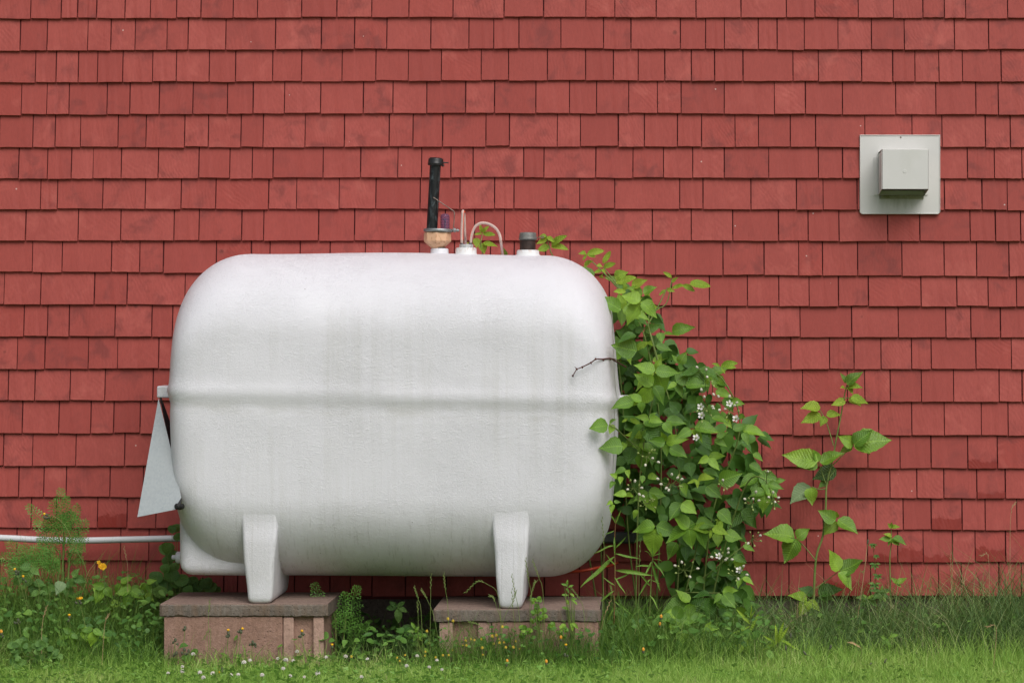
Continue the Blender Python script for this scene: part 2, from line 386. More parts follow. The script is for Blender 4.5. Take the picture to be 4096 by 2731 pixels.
M['leaf_young'] = leaf_mat('bramble_leaf_young', (.23, .40, .035), (.29, .46, .042), (.36, .52, .055), .38, 60.0, .45, .25)
M['leaf_weed'] = leaf_mat('weed_leaf', (.070, .170, .036), (.105, .225, .045), (.16, .30, .065), .25, 40.0, .4, .2)
M['leaf_lance'] = leaf_mat('lance_leaf', (.11, .23, .034), (.15, .29, .042), (.21, .36, .055), .28, 10.0, .45, .05)
M['leaf_pale'] = leaf_mat('pale_leaf_back', (.17, .27, .12), (.20, .30, .14), (.23, .33, .16), .2, 60.0, .6, .1)
M['frond'] = simple('feathery_green', (.085, .22, .034), (.14, .31, .05), 30, .5, .3)
M['frond_dark'] = simple('dark_feathery_green', (.07, .18, .05), (.11, .24, .07), 30, .5, .3)
M['stem'] = simple('green_stem', (.13, .20, .045), (.20, .25, .07), 25, .5, .3)
M['stem_red'] = simple('reddish_stem', (.19, .085, .04), (.26, .17, .06), 25, .5, .3)
M['twig'] = simple('dead_twig', (.07, .025, .02), (.12, .05, .04), 60, .7, .2)
M['white_petal'] = simple('white_petal', (.66, .65, .58), (.74, .73, .68), 30, .55, .25)
M['bud'] = simple('cream_bud', (.52, .50, .36), (.70, .68, .60), 90, .55, .25)
M['bud_green'] = simple('green_bud', (.25, .33, .09), (.38, .44, .16), 90, .55, .25)
M['yellow'] = simple('yellow_petal', (.80, .40, .015), (.85, .50, .03), 60, .55, .2)
M['yellow_pale'] = simple('pale_yellow_head', (.70, .50, .05), (.78, .60, .10), 60, .6, .2)
M['orange_petal'] = simple('orange_bud', (.80, .33, .03), (.85, .45, .10), 60, .55, .2)
M['hairy'] = simple('grey_green_bud', (.075, .09, .055), (.14, .15, .09), 120, .7, .2)
M['clover_head'] = simple('clover_floret', (.62, .56, .48), (.80, .78, .74), 160, .6, .2)
M['straw'] = simple('dry_straw', (.36, .24, .12), (.46, .33, .18), 30, .7, .2)

def grass_mat(name, stops, tr=.35, rough=.5):
    m = NT(name, rough, .3); r = m.g.outputs['Random Per Island']
    big = m.noise(m.g.outputs['Position'], 2.6, 3)
    f = m.math('ADD', m.math('MULTIPLY', r, .75), m.math('MULTIPLY', m.math('SUBTRACT', big, .5), 1.1), clamp=True)
    c = m.ramp(m.math('ADD', f, .05), stops); m.col(c); m.translucent(c, tr); return m.m
M['lawn'] = grass_mat('lawn_blades', [(0, (.19, .37, .055)), (.35, (.28, .49, .08)), (.7, (.40, .60, .13)), (.92, (.54, .66, .22)), (1.0, (.58, .54, .27))])
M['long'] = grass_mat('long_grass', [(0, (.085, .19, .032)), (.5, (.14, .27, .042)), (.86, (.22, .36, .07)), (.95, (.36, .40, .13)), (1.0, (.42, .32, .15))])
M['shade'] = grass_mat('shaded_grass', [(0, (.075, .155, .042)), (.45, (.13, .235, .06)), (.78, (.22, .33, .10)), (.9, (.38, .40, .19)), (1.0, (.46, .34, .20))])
M['clover'] = grass_mat('clover_leaves', [(0, (.17, .36, .06)), (.5, (.24, .45, .09)), (1.0, (.34, .53, .17))], .35)
def ground_mat():
    m = NT('soil_and_turf', .95, .1); p = m.g.outputs['Position']
    c = m.mix(m.ramp(m.noise(p, 18, 5, .65), [(.35, 0.0), (.65, 1.0)]), (.035, .028, .018), (.06, .075, .022))
    y = m.sep(p)[1]
    lawn = m.ramp(m.math('MULTIPLY', m.math('SUBTRACT', -.95, y), 4.0), [(0, 0.0), (1, 1.0)])
    c = m.mix(lawn, c, m.mix(m.noise(p, 6, 5), (.10, .15, .045), (.16, .20, .07)))
    m.col(c); m.bump(m.noise(p, 60, 5, .7), .6, .02); return m.m
M['ground'] = ground_mat()

# ------------------------------------------------------------------ ground
mb = MB()
gx = [-150, -40, -10, -5] + [-3.4 + .1 * i for i in range(58)] + [5, 12, 40, 150]
gy = [60, 20, 5, .8] + [.4 - .1 * i for i in range(30)] + [-4, -7, -14, -40, -150]
gv = []
for y in gy:
    for x in gx:
        near = 1.0 if (-3.5 < x < 2.5 and -2.7 < y < .5) else 0.0
        gv.append((x, y, near * (.003 * math.sin(x * 7.1 + y * 3) + .003 * math.sin(y * 11 + x * 4.3)) - .004))
nx = len(gx)
mb.add(gv, [(j * nx + i, (j + 1) * nx + i, (j + 1) * nx + i + 1, j * nx + i + 1) for j in range(len(gy) - 1) for i in range(nx - 1)], True)
ground = part('ground', mb, M['ground']); ground['kind'] = 'structure'

# ------------------------------------------------------------------ shingled house wall
wall = thing('house_wall', 'red cedar shingled house wall behind the white tank', 'wall', (-.55, 0, 0))
mb = MB(); mb.box(-4.6, 3.6, 0, .12, .150, 4.2); part('sheathing', mb, M['sheath'], wall)
mb = MB(); mb.box(-4.6, 3.6, .012, .25, -.2, .1495)
fo = part('foundation', mb, M['foundation'], wall)
ROWS = [  # bottom edge (left, middle, right) in picture pixels, then joints measured in the three crops
 ((78, 71, 76), [217,428,540,671,867,1041,1220,1389,1611,1777,2080,2323], [213,469,771,1122,1394,1686,1884,2168], [93,402,713,911,1208,1450,1652,1801,1947,2234]),
 ((206, 198, 202), [144,330,609,768,935,1154,1299,1559,1901,2216], [95,315,619,881,1051,1226,1514,1806,1995,2335], [158,288,520,651,837,1068,1298,1526,1869,2106]),
 ((333, 324, 332), [250,392,545,676,851,1055,1219,1445,1626,1881,2080], [8,241,464,691,966,1153,1421,1683,1875,2044,2228], [61,220,416,760,935,1231,1445,1598,1764,1925,2191]),
 ((461, 455, 462), [153,328,482,742,899,1101,1332,1570,1747,1963,2210], [155,359,591,858,1056,1342,1572,1758,1980,2178,2340], [286,632,844,1100,1466,1742,2016]),
 ((592, 588, 592), [233,385,560,818,1010,1275,1439,1663,1815,2103], [24,333,496,699,998,1160,1488,1647,1908,2088,2314], [131,362,522,740,916,1254,1578,1785,2082,2254]),
 ((718, 712, 716), [135,332,497,646,840,1093,1374,1586,1740,1885,2227], [137,391,555,756,910,1258,1396,1753,2008,2219], [70,286,593,933,1100,1390,1600,1960,2144,2334]),
 ((840, 836, 842), [285,400,713,1004,1252,1489,1853,2045,2338], [240,545,820,1057,1190,1485,1643,1883,2330], [140,471,783,967,1200,1490,1801,2060,2233]),
 ((964, 964, 967), [182,544,836,1203,1374,1668,1819,2197], [94,439,716,919,1126,1360,1723,2142], [60,345,660,864,1076,1411,1632,1978,2152,2325]),
 ((1089, 1097, 1107), [433,773,966,1130,1493,1734,1861,2069,2275], [168,285,540,780,1028,1192,1408,1576,1928,2085,2301], [279,561,799,962,1204,1510,1799,2022,2245]),
 ((1218, 1222, 1227), [285,655,880,1278,1500,1760,2010,2240], [180,420,700,900,1200,1420,1640,1847,2030,2276], [184,446,663,870,1072,1278,1641,1886,2102,2297]),
 ((1346, 1347, 1350), [171,332,482,798,1049,1192,1420,1700,1900,2180], [60,300,520,780,1010,1300,1500,1720,1960,2201], [112,304,604,808,1163,1484,1811,1983,2186]),
 ((1475, 1476, 1477), [124,314,614,815,1097,1330,1580,1800,2030,2260], [150,380,660,860,1100,1380,1600,1860,2095], [36,236,408,555,746,1010,1180,1364,1576,1710,2018,2262]),
 ((1602, 1605, 1606), [63,246,488,727,1058,1250,1480,1700,1960,2200], [40,260,540,740,980,1240,1440,1700,1930,2180], [170,358,592,825,1133,1254,1428,1643,1864,2176,2335]),
 ((1732, 1737, 1741), [160,410,631,787,970,1220,1400,1650,1880,2110], [20,220,460,660,900,1160,1390,1600,1830,2060,2280], [190,415,759,903,1075,1348,1577,1800,2054,2238]),
 ((1860, 1866, 1873), [30,230,527,863,1080,1330,1520,1780,1990,2230], [130,380,600,830,1080,1280,1540,1760,2000,2230], [80,320,546,693,963,1275,1495,1709,1961,2166]),
 ((1986, 1989, 1990), [134,308,461,763,990,1210,1450,1640,1890,2120], [30,250,480,700,960,1180,1420,1640,1900,2120,2340], [210,430,645,900,1198,1427,1611,1796,2023,2220]),
 ((2108, 2114, 2118), [220,392,676,880,1080,1300,1540,1730,1980,2220], [120,350,570,820,1020,1290,1500,1740,1960,2200], [90,280,400,558,743,967,1137,1328,1517,1710,1922,2082,2298]),
 ((2238, 2243, 2247), [121,325,541,836,1029,1145,1390,1600,1850,2070,2320], [200,420,660,870,1130,1340,1560,1800,2010,2260], [150,330,483,657,852,1038,1271,1479,1655,1857,2012,2222]),
 ((2381, 2381, 2381), [255,447,665,1007,1250,1545,1640,1850,2030,2275], [65,215,443,725,918,1160,1400,1640,1830,2060,2270], [180,403,576,732,970,1293,1577,1760,1919,2175]),
]
PITCH = .127
def shingle_mesh(seed):
    r = random.Random(seed); n = 6; v = []; f = []
    zj = [r.uniform(-.0007, .0007) for _ in range(n + 1)]
    tilt = r.uniform(-.0015, .0015)
    t0 = r.uniform(.0170, .0205); ch = .0016
    hz = .152
    for i in range(n + 1):
        x = i / n; zb = zj[i] + tilt * (x - .5)
        cup = .0008 * math.sin(math.pi * x) * r.choice((-1, 1))
        v += [(x, -(t0 - ch + cup), zb), (x, -(t0 + cup), zb + ch * 1.2), (x, -.0026, hz), (x, -.0003, hz), (x, -.0060, zb)]
    for i in range(n):
        a, b = i * 5, (i + 1) * 5
        for k in range(5):
            k2 = (k + 1) % 5
            f.append((a + k, b + k, b + k2, a + k2))
    f.append(tuple(range(5))[::-1]); f.append(tuple(n * 5 + k for k in range(5)))
    return v, f
SH = [shingle_mesh(100 + i) for i in range(10)]
SHM = []
for v, f in SH:
    mb = MB(); mb.add(v, [q[::-1] for q in f]); SHM.append(mb.mesh('shingle', M['shingle']))
cand = []; extra = []
def zrow(b, x):   # bottom height of a course at world x
    px = x * 1000 + VPX
    l, mm, rr = b
    y = l + (mm - l) * px / 2048 if px < 2048 else mm + (rr - mm) * min(1.3, (px - 2048) / 2048)
    if px < 0: y = l
    return CAM_H - (y - VPY) / 1000
nrow = len(ROWS)
for ri, (b, c1, c2, c3) in enumerate(ROWS):
    xs = [c / 1.7215 for c in c1] + [1365 + c / 1.7215 for c in c2] + [2730 + c / 1.7215 for c in c3]
    xs = sorted((x - VPX) / 1000 for x in xs)
    ys = [xs[0]]
    for x in xs[1:]:
        if x - ys[-1] > .045: ys.append(x)
    xs = ys
    while xs[0] > -4.5: xs.insert(0, xs[0] - rnd.uniform(.09, .2))
    while xs[-1] < 3.5: xs.append(xs[-1] + rnd.uniform(.09, .2))
    for i in range(len(xs) - 1):
        xm = (xs[i] + xs[i + 1]) / 2; z = zrow(b, xm)
        up = zrow(ROWS[ri - 1][0], xm) if ri else z + PITCH
        cand.append((xs[i], xs[i + 1], z, up - z, ri))
z0 = CAM_H - (74 - VPY) / 1000
for k in range(1, 17):
    x = -4.5 + rnd.uniform(0, .1)
    while x < 3.4:
        w = rnd.uniform(.09, .2); cand.append((x, x + w, z0 + k * PITCH, PITCH, -k)); x += w
def visible_area(c):
    x0, x1, z, h, ri = c
    px0, px1 = x0 * 1000 + VPX, x1 * 1000 + VPX
    py1 = VPY + (CAM_H - z) * 1000; py0 = py1 - h * 1000
    vx = max(0, min(px1, 4096) - max(px0, 0)); vy = max(0, min(py1, 2731) - max(py0, 0)); a = vx * vy
    xm, ym = (px0 + px1) / 2, (py0 + py1) / 2
    if 690 < xm < 2450 and 1050 < ym < 2330: a *= .02
    if 2400 < xm < 3050 and ym > 1350: a *= .15
    if ym > 2260: a *= .5
    if 3430 < xm < 3770 and 530 < ym < 860: a *= .1
    return a
cand.sort(key=visible_area, reverse=True)
wetspots = [(455, 2100, 2), (3470, 2330, 2), (3960, 1980, 1), (4090, 1985, 1), (3780, 2110, 2), (3880, 2110, 2), (3640, 2240, 2), (3730, 2240, 1), (3850, 2240, 2), (3960, 2240, 2), (4060, 2240, 1), (3690, 2375, 2), (3500, 2375, 2), (3240, 2375, 1), (3560, 2240, 1), (3960, 1865, 1), (3190, 1735, 1), (3240, 1735, 1)]
rest = MB()
for i, (x0, x1, z, h, ri) in enumerate(cand):
    g = rnd.uniform(.0032, .0058); k = rnd.randrange(10)
    sx, sz = x1 - x0 - g, max(.8, h / PITCH)
    dz = rnd.gauss(0, .0011); dy = rnd.uniform(-.0006, .0006); rot = rnd.gauss(0, .0035)
    m4 = Matrix.Translation((x0 + g / 2, dy, z + dz)) @ Matrix.Rotation(rot, 4, 'Y') @ Matrix.Diagonal((sx, 1, sz, 1))
    if i < 300:
        o = put('shingle', SHM[k], wall, m4)
        px, py = (x0 + x1) * 500 + VPX, VPY + (CAM_H - z) * 1000
        for (wx, wy, lv) in wetspots:
            if x0 * 1000 + VPX <= wx <= x1 * 1000 + VPX and abs(py - wy) < 60:
                o.material_slots[0].link = 'OBJECT'; o.material_slots[0].material = M['shingle_wet' if lv == 1 else 'shingle_wet2']
    else:
        v, f = SH[k]; rest.add([m4 @ Vector(q) for q in v], [q[::-1] for q in f])
ro = part('shingle_field', rest, M['shingle'], wall); ro['kind'] = 'stuff'

# ------------------------------------------------------------------ wall vent
def rbox(mb, x0, x1, y0, y1, z0, z1): mb.box(x0, x1, y0, y1, z0, z1)
c0 = W(3600, 698.5, .022)
vent = thing('wall_vent', 'off-white square metal exhaust vent with box hood on red shingles', 'vent', (c0.x, 0, c0.z))
def vput(name, mb, mat, bev=0, parent=vent):
    me = mb.mesh(name, mat); o = bpy.data.objects.new(name, me); COL.objects.link(o)
    o.location = (c0.x, 0, c0.z); attach(o, parent)
    if bev: bevel(o, bev)
    return o
mb = MB()
c = .008; hx, hz = .1605, .1582
ring = [(-hx, -hz + c), (-hx + c, -hz), (hx - c, -hz), (hx, -hz + c), (hx, hz), (-hx, hz)]
mb.add([(x, -.0235, z) for x, z in ring] + [(x, -.002, z) for x, z in ring], [tuple(range(6)), tuple(range(11, 5, -1))] + [(i, i + 6, (i + 1) % 6 + 6, (i + 1) % 6) for i in range(6)])
plate = vput('base_plate', mb, M['plate'], .0015)
mb = MB()   # folded rim and creases
for (x0, x1, z0_, z1_) in ((-hx + .002, hx - .002, hz - .0035, hz - .0005), (-hx + .0005, -hx + .0035, -hz + .010, hz - .006), (hx - .0035, hx - .0005, -hz + .010, hz - .006), (-hx + .010, hx - .010, -hz + .0005, -hz + .004)):
    mb.box(x0, x1, -.0262, -.0232, z0_, z1_)
vput('folded_rim', mb, M['hood'], .001, plate)
# hood box (open underneath), front tipped a little forward at the top
X0, X1, ZB, ZT, DEP = -.087, .0985, -.077, .089, -.175
mb = MB(); t = .002
mb.box(X0 + .003, X1 - .003, DEP, DEP + t, ZB + .010, ZT); vput('hood_front', mb, M['hood'], .001)
mb = MB(); mb.box(X0 + .001, X1 - .001, DEP + .002, -.024, ZT - t, ZT + .0015); vput('hood_top', mb, M['hood'], .0008)
for xx in (X0, X1 - t):
    mb = MB(); mb.add([(xx, DEP + .0025, ZB + .010), (xx + t, DEP + .0025, ZB + .010), (xx + t, DEP + .0025, ZT - .004), (xx, DEP + .0025, ZT - .004),
                       (xx, -.024, ZB - .006), (xx + t, -.024, ZB - .006), (xx + t, -.024, ZT - .012), (xx, -.024, ZT - .012)],
                      [(0, 1, 2, 3), (5, 4, 7, 6), (4, 0, 3, 7), (1, 5, 6, 2), (3, 2, 6, 7), (4, 5, 1, 0)])
    vput('hood_side', mb, M['hood'])
for xa, xb in ((X0 - .017, X0 - .001), (X1 + .001, X1 + .012)):
    mb = MB(); mb.box(xa, xb, -.0275, -.0238, ZB - .005, ZT - .020); vput('side_flange', mb, M['hood'], .0006)
mb = MB(); mb.box(X0 + .004, X1 - .004, -.029, -.0245, ZB - .020, ZB - .0065); vput('bottom_flange', mb, M['moss'], .0006)
mb = MB(); mb.box(X0 + .004, X1 - .004, DEP + .02, -.03, ZB + .012, ZB + .014); vput('underside_sheet', mb, M['darkpipe'])  # flat dark brown sheet across the open underside of the hood
for q in ((X0 + .008, ZB - .013), (X1 - .010, ZB - .014)):
    mb = MB(); mb.lathe((q[0], -.029, q[1]), (0, -1, 0), [(.0032, 0), (.0032, .0015), (.0015, .0025)], 10); vput('screw', mb, M['steel'])
mb = MB(); mb.lathe((.003, DEP, .003), (0, -1, 0), [(.008, -.001), (.008, .0003), (.007, .0005)], 16); vput('embossed_knob', mb, M['hood'])
mb = MB(); mb.lathe((.003, -.0235, hz - .010), (0, -1, 0), [(.003, 0), (.003, .002), (.001, .003)], 8); vput('nail_head', mb, M['wire'])

# ------------------------------------------------------------------ white conduit, grey box, orange hose
pts = spline([W(-420, 2135, .10), W(0, 2150, .10), W(140, 2157, .10), W(300, 2161, .10), W(500, 2157, .10), W(716, 2152, .11), W(850, 2150, .13), W(980, 2152, .14)], 5)
mb = MB(); mb.tube(pts, .0128, 14)
cond = part('conduit', mb, M['pvc']); tag(cond, 'white plastic pipe running along the wall into the tank left end', 'pipe')
cb = W(2482, 2150, .07)
gb = thing('junction_box', 'grey plastic box low on the wall behind the bramble', 'junction box', (cb.x, -.02, cb.z))
mb = MB(); mb.box(cb.x - .075, cb.x + .062, -.075, -.017, cb.z - .023, cb.z + .022); bevel(part('case', mb, M['greybox'], gb), .012, 3)
mb = MB(); mb.box(cb.x - .066, cb.x + .053, -.079, -.0755, cb.z - .015, cb.z + .015); bevel(part('lid', mb, M['greybox'], gb), .002)
mb = MB(); mb.tube(spline([W(2150, 2296, .30), W(2280, 2287, .32), W(2340, 2280, .33), W(2390, 2270, .30), W(2440, 2262, .15), W(2470, 2250, .05)], 5), .0058, 10)
oh = part('orange_hose', mb, M['orange']); tag(oh, 'thin orange hose under the right end of the white tank', 'hose')

# ------------------------------------------------------------------ block piers and slabs
def rough_slab(label, x0, x1, d0, d1, ztop, th, seed):
    """slab with ragged lower front edge; parts: top face coloured lighter and pinker than the broken edge"""
    r = random.Random(seed); n = 60
    root = thing('paving_slab', label, 'paving slab', ((x0 + x1) / 2, -(d0 + d1) / 2, ztop - th))
    mb = MB(); yf, yb = -d1, -d0
    prof = []
    for i in range(n + 1):
        x = x0 + (x1 - x0) * i / n
        e = .004 * (r.random() - .5) + .003 * math.sin(i * .7 + seed) * r.random()
        corner = .006 if i in (0, n) else 0.0
        prof.append([(x, yf + corner + .0035, ztop - .0025), (x, yf + corner, ztop - .007 + .0008 * r.random()), (x, yf + corner - .001 * r.random(), ztop - th * .55), (x, yf + corner + .0015 * r.random(), ztop - th + .004 + e), (x, yf + corner + .008, ztop - th), (x, yb, ztop - th), (x, yb, ztop - .0025)])
    m_ = len(prof[0]); vs_ = [p for q in prof for p in q]; fs = []
    for i in range(n):
        for k in range(m_ - 1):
            fs.append((i * m_ + k, i * m_ + k + 1, (i + 1) * m_ + k + 1, (i + 1) * m_ + k))
    fs.append(tuple(range(m_))[::-1]); fs.append(tuple(n * m_ + k for k in range(m_)))
    mb.add(vs_, [f[::-1] for f in fs]); part('edge', mb, M['slab'], root)
    mb = MB(); mb.box(x0 + .003, x1 - .003, yf + .003, yb - .002, ztop - .006, ztop)
    bevel(part('top_face', mb, M['slab_top'], root), .0012)
    return root
rough_slab('left paving slab carrying the tank leg beside the galvanised sheet', -1.7845, -1.171, .4925, .909, .2286, .047, 3)
rough_slab('right paving slab half hidden by grass stalks under the tank leg', -.789, -.180, .466, .909, .2095, .047, 9)
def block(label, x0, x1, d0, d1, z0, z1, end):
    root = thing('concrete_block', label, 'concrete block', ((x0 + x1) / 2, -(d0 + d1) / 2, z0))
    mb = MB()
    if not end:
        mb.box(x0, x1, -d1, -d0, z0, z1); bevel(part('block_body', mb, M['block'], root), .003)
    else:
        w = x1 - x0; a = .26 * w
        mb.box(x0 + .001, x1 - .001, -d1 + .018, -d0, z0, z1); bevel(part('block_body', mb, M['block'], root), .003)
        for xa, xb in ((x0, x0 + a), (x1 - a, x1)):
            mb = MB(); mb.box(xa, xb, -d1, -d1 + .020, z0, z1 - .0015); bevel(part('end_rib', mb, M['block_rib'], root), .004)
    return root
block('long plain concrete block at the left under the left slab', -1.769, -1.3375, .505, .902, -.010, .1808, False)
block('ribbed end of a concrete block at the right under the left slab', -1.3355, -1.188, .505, .900, -.010, .1806, True)
block('ribbed end of a concrete block at the left under the right slab', -.768, -.5775, .48, .898, -.030, .1617, True)
block('long plain concrete block at the right under the right slab', -.5755, -.188, .48, .902, -.030, .1615, False)

# ------------------------------------------------------------------ oil tank
TXC, TL, TR_ = -.951, -1.773, -.129
TB, TT = .3016, 1.512
YC, HD = -.550, .360
tank = thing('oil_tank', 'large white fibreglass oil tank on two legs against red wall', 'oil tank', (TXC, YC, .21))
def seam_z(x): return .978 - .02 * (x - TXC)
def vnoise(x, y, z):
    return (math.sin(x * 5.1 + z * 3.3 + 1.3) * math.sin(z * 6.7 - x * 2.1 + .4) + .6 * math.sin(x * 11.3 + 2.0 + y * 4) * math.sin(z * 13.1 + x * 3.7) + .35 * math.sin(x * 23 + z * 9) * math.sin(z * 27 - x * 7))
def tank_shell():
    NA = 160; prof = []
    rc = .25
    hl = (TR_ - TL) / 2; hb = (TT - TB) / 2; zc = (TT + TB) / 2
    offs = []
    for i in range(15):                                  # end cap dome
        offs.append(('cap', i / 14))
    for i in range(22): offs.append(('arc', i / 21))
    for i in range(1, 60): offs.append(('mid', i / 60))
    full = [(k, t, -1) for k, t in offs] + [(k, t, 1) for k, t in reversed(offs[:37])]
    rings = []
    for k, t, sg in full:
        if k == 'cap':
            f = .02 + .98 * t; o = rc; x = -hl - .012 * (1 - f * f)
            a, b = (HD - .170) * f, (hb - rc) * f
        elif k == 'arc':
            th = t * math.pi / 2; o = rc * (1 - math.sin(th)); x = -hl + rc * (1 - math.cos(th))
            a = HD - .170 * (1 - math.sin(th)) ** 2.2; b = hb - o
        else:
            x = -hl + rc + (2 * hl - 2 * rc) * t; a, b = HD, hb
        if sg > 0: x = -x
        ring = []
        for j in range(NA):
            an = 2 * math.pi * (j + .5) / NA
            # obround section: long straight sides, rounded top and bottom
            cy, cz = math.cos(an), math.sin(an)
            ex = 2.0; rz = min(b, a * .85)
            # walk a stadium: angle split between straight and arc lengths
            per = 2 * math.pi * .5 * (a + rz) + 4 * (b - rz); s_ = (j + .5) / NA * per
            q = math.pi * .5 * (a + rz) / 2; L = b - rz
            segs = [(L, 'sr'), (q, 'tr'), (q, 'tl'), (2 * L, 'sl'), (q, 'bl'), (q, 'br'), (L, 'sr2')]
            y = z = 0
            for ln, nm in segs:
                if s_ <= ln or nm == 'sr2':
                    u = s_ / ln if ln > 1e-9 else 0
                    if nm == 'sr': y, z = a, s_
                    elif nm == 'tr': y, z = a * math.cos(u * math.pi / 2), L + rz * math.sin(u * math.pi / 2)
                    elif nm == 'tl': y, z = -a * math.sin(u * math.pi / 2), L + rz * math.cos(u * math.pi / 2)
                    elif nm == 'sl': y, z = -a, L - s_
                    elif nm == 'bl': y, z = -a * math.cos(u * math.pi / 2), -L - rz * math.sin(u * math.pi / 2)
                    elif nm == 'br': y, z = a * math.sin(u * math.pi / 2), -L - rz * math.cos(u * math.pi / 2)
                    else: y, z = a, -L + s_
                    break
                s_ -= ln
            X, Y, Z = TXC + x, y, zc + z
            dz = Z - seam_z(X)
            # mould draft away from the parting line, then the lip and the groove below it
            k_ = 1 - (.030 if dz > 0 else .024) * min(1, abs(dz) / .55) ** 1.2
            g = math.exp(-(dz / .026) ** 2) * .0055 - math.exp(-((dz + .042) / .018) ** 2) * .0028 + (.004 if dz > 0 else 0) * math.exp(-abs(dz) / .1)
            n3 = Vector((x / hl if abs(x) > hl - rc else 0, y / HD, 0)); 
            X = TXC + x * k_ + g * (math.copysign(1, x) * max(0, (abs(x) - (hl - rc)) / rc) ** 2)
            Y = YC + y * k_ + g * y / HD
            w = .0014 * vnoise(X, Y, Z)
            Y += w * y / HD; X += .6 * w * math.copysign(1, x) * max(0, (abs(x) - (hl - rc)) / rc)
            if Z > zc: Z += .004 * math.sin(X * 6.0 + 1.0) * ((Z - zc) / hb) ** 3 - .004 * ((X - TXC) / hl) * ((Z - zc) / hb) ** 2
            else: Z -= (.004 + .005 * (X - TXC) / hl) * ((zc - Z) / hb) ** 2
            ring.append((X, Y, Z))
        rings.append(ring)
    mb = MB(); vs_ = [v for r in rings for v in r]; fs = []
    for i in range(len(rings) - 1):
        for j in range(NA):
            fs.append((i * NA + j, i * NA + (j + 1) % NA, (i + 1) * NA + (j + 1) % NA, (i + 1) * NA + j))
    fs = [f[::-1] for f in fs]
    mb.add(vs_, fs, True)
    mb.add(rings[0], [tuple(range(NA))]); mb.add(rings[-1], [tuple(range(NA))[::-1]])
    return mb
shell = part('shell', tank_shell(), M['tank'], tank)
def soft_block(name, corners_fn, n, mat, parent, rr, label=None):
    """rounded box grown from a lattice of corner points: list of (x,y,z) rings"""
    mb = MB(); mb.add(*corners_fn); o = part(name, mb, mat, parent, label)
    b = o.modifiers.new('bevel', 'BEVEL'); b.width = rr; b.segments = 4; b.limit_method = 'NONE'
    for p in o.data.polygons: p.use_smooth = True
    return o
S1 = CAM_D / (CAM_D - .906)
def lx(px): return (px - VPX) / S1 / 1000
def leg(xl_t, xr_t, xl_b, xr_b, zb):
    zt = .575; NC = 6; rr = .016
    levels = [(zb, .016), (zb + .003, .007), (zb + .010, .0018), (zb + .022, 0.0)] + [(zb + .022 + (zt - zb - .022) * i / 16, 0.0) for i in range(1, 17)] + [(.585, .0), (.597, .0), (.612, .003), (.635, .02), (.66, .05)]
    rings = []
    for z, ins in levels:
        u = min(1.12, (z - zb) / (zt - zb))
        xl = xl_b + (xl_t - xl_b) * u + ins; xr = xr_b + (xr_t - xr_b) * u - ins
        yf = -.908 + .004 * (1 - u) + (ins if z < zb + .03 else 0)
        ks = 1 - .024 * ((.978 - z) / .55) ** 1.2
        ysh = -.55 - .36 * ks * math.sqrt(max(0, 1 - (max(0, .608 - z) / .306) ** 2)) + .0022
        tt = min(1, max(0, (z - .45) / .155)); tt = tt * tt * (3 - 2 * tt)
        yf = yf * (1 - tt) + (ysh + (ins if z > .6 else 0)) * tt; rr = .016; yb = -.497 - ins * .5
        wob = .0012 * math.sin(z * 31 + xl * 9)
        ring = []
        for cx, cy, a0 in ((xr - rr, yf + rr, -90), (xr + .012 * u - rr, yb - rr, 0), (xl - .006 * u + rr, yb - rr, 90), (xl + rr, yf + rr, 180)):
            for k in range(NC + 1):
                an = R(a0 + 90 * k / NC); ring.append((cx + rr * math.cos(an) + wob, cy + rr * math.sin(an) + wob, z))
        rings.append(ring)
    n = len(rings[0]); mb = MB(); fs = []
    for i in range(len(rings) - 1):
        for k in range(n): fs.append((i * n + k, i * n + (k + 1) % n, (i + 1) * n + (k + 1) % n, (i + 1) * n + k))
    mb.add([v for r in rings for v in r], fs, True)
    mb.add(rings[0], [tuple(range(n))[::-1]], True); mb.add(rings[-1], [tuple(range(n))], True)
    return part('leg', mb, M['tank'], tank)
leg(lx(956), lx(1114), lx(990), lx(1085), .2290)
leg(lx(1962), lx(2124), lx(1994), lx(2087), .2099)
# sump under the left end
x0, x1 = -1.752, -1.41
v = [(x0 + .010, -.775, .318), (x1, -.76, .312), (x1, -.45, .312), (x0 + .010, -.45, .318), (x0 + .002, -.74, .60), (x1, -.74, .60), (x1, -.45, .60), (x0 + .002, -.45, .60)]
sump = soft_block('sump', (v, [(0, 3, 2, 1), (4, 5, 6, 7), (0, 1, 5, 4), (1, 2, 6, 5), (2, 3, 7, 6), (3, 0, 4, 7)]), 4, M['tank'], tank, .045)
a = W(719, 2228, .62); mb = MB(); mb.lathe(a + Vector((.03, 0, 0)), (-1, 0, 0), [(.022, 0), (.022, .040), (.017, .044), (.009, .044), (.009, .058), (.006, .06)], 16); part('drain_plug', mb, M['tank'], tank)
# end lugs on the parting line
for px0, px1, py0, py1 in ((630, 700, 1543, 1591), (2450, 2518, 1583, 1627)):
    p0, p1 = W(px0, py1, .64), W(px1, py0, .64)
    mb = MB(); mb.box(p0.x, p1.x, -.655, -.50, p0.z, p1.z); o = part('end_lug', mb, M['tank'], tank)
    b = bevel(o, .006, 3)
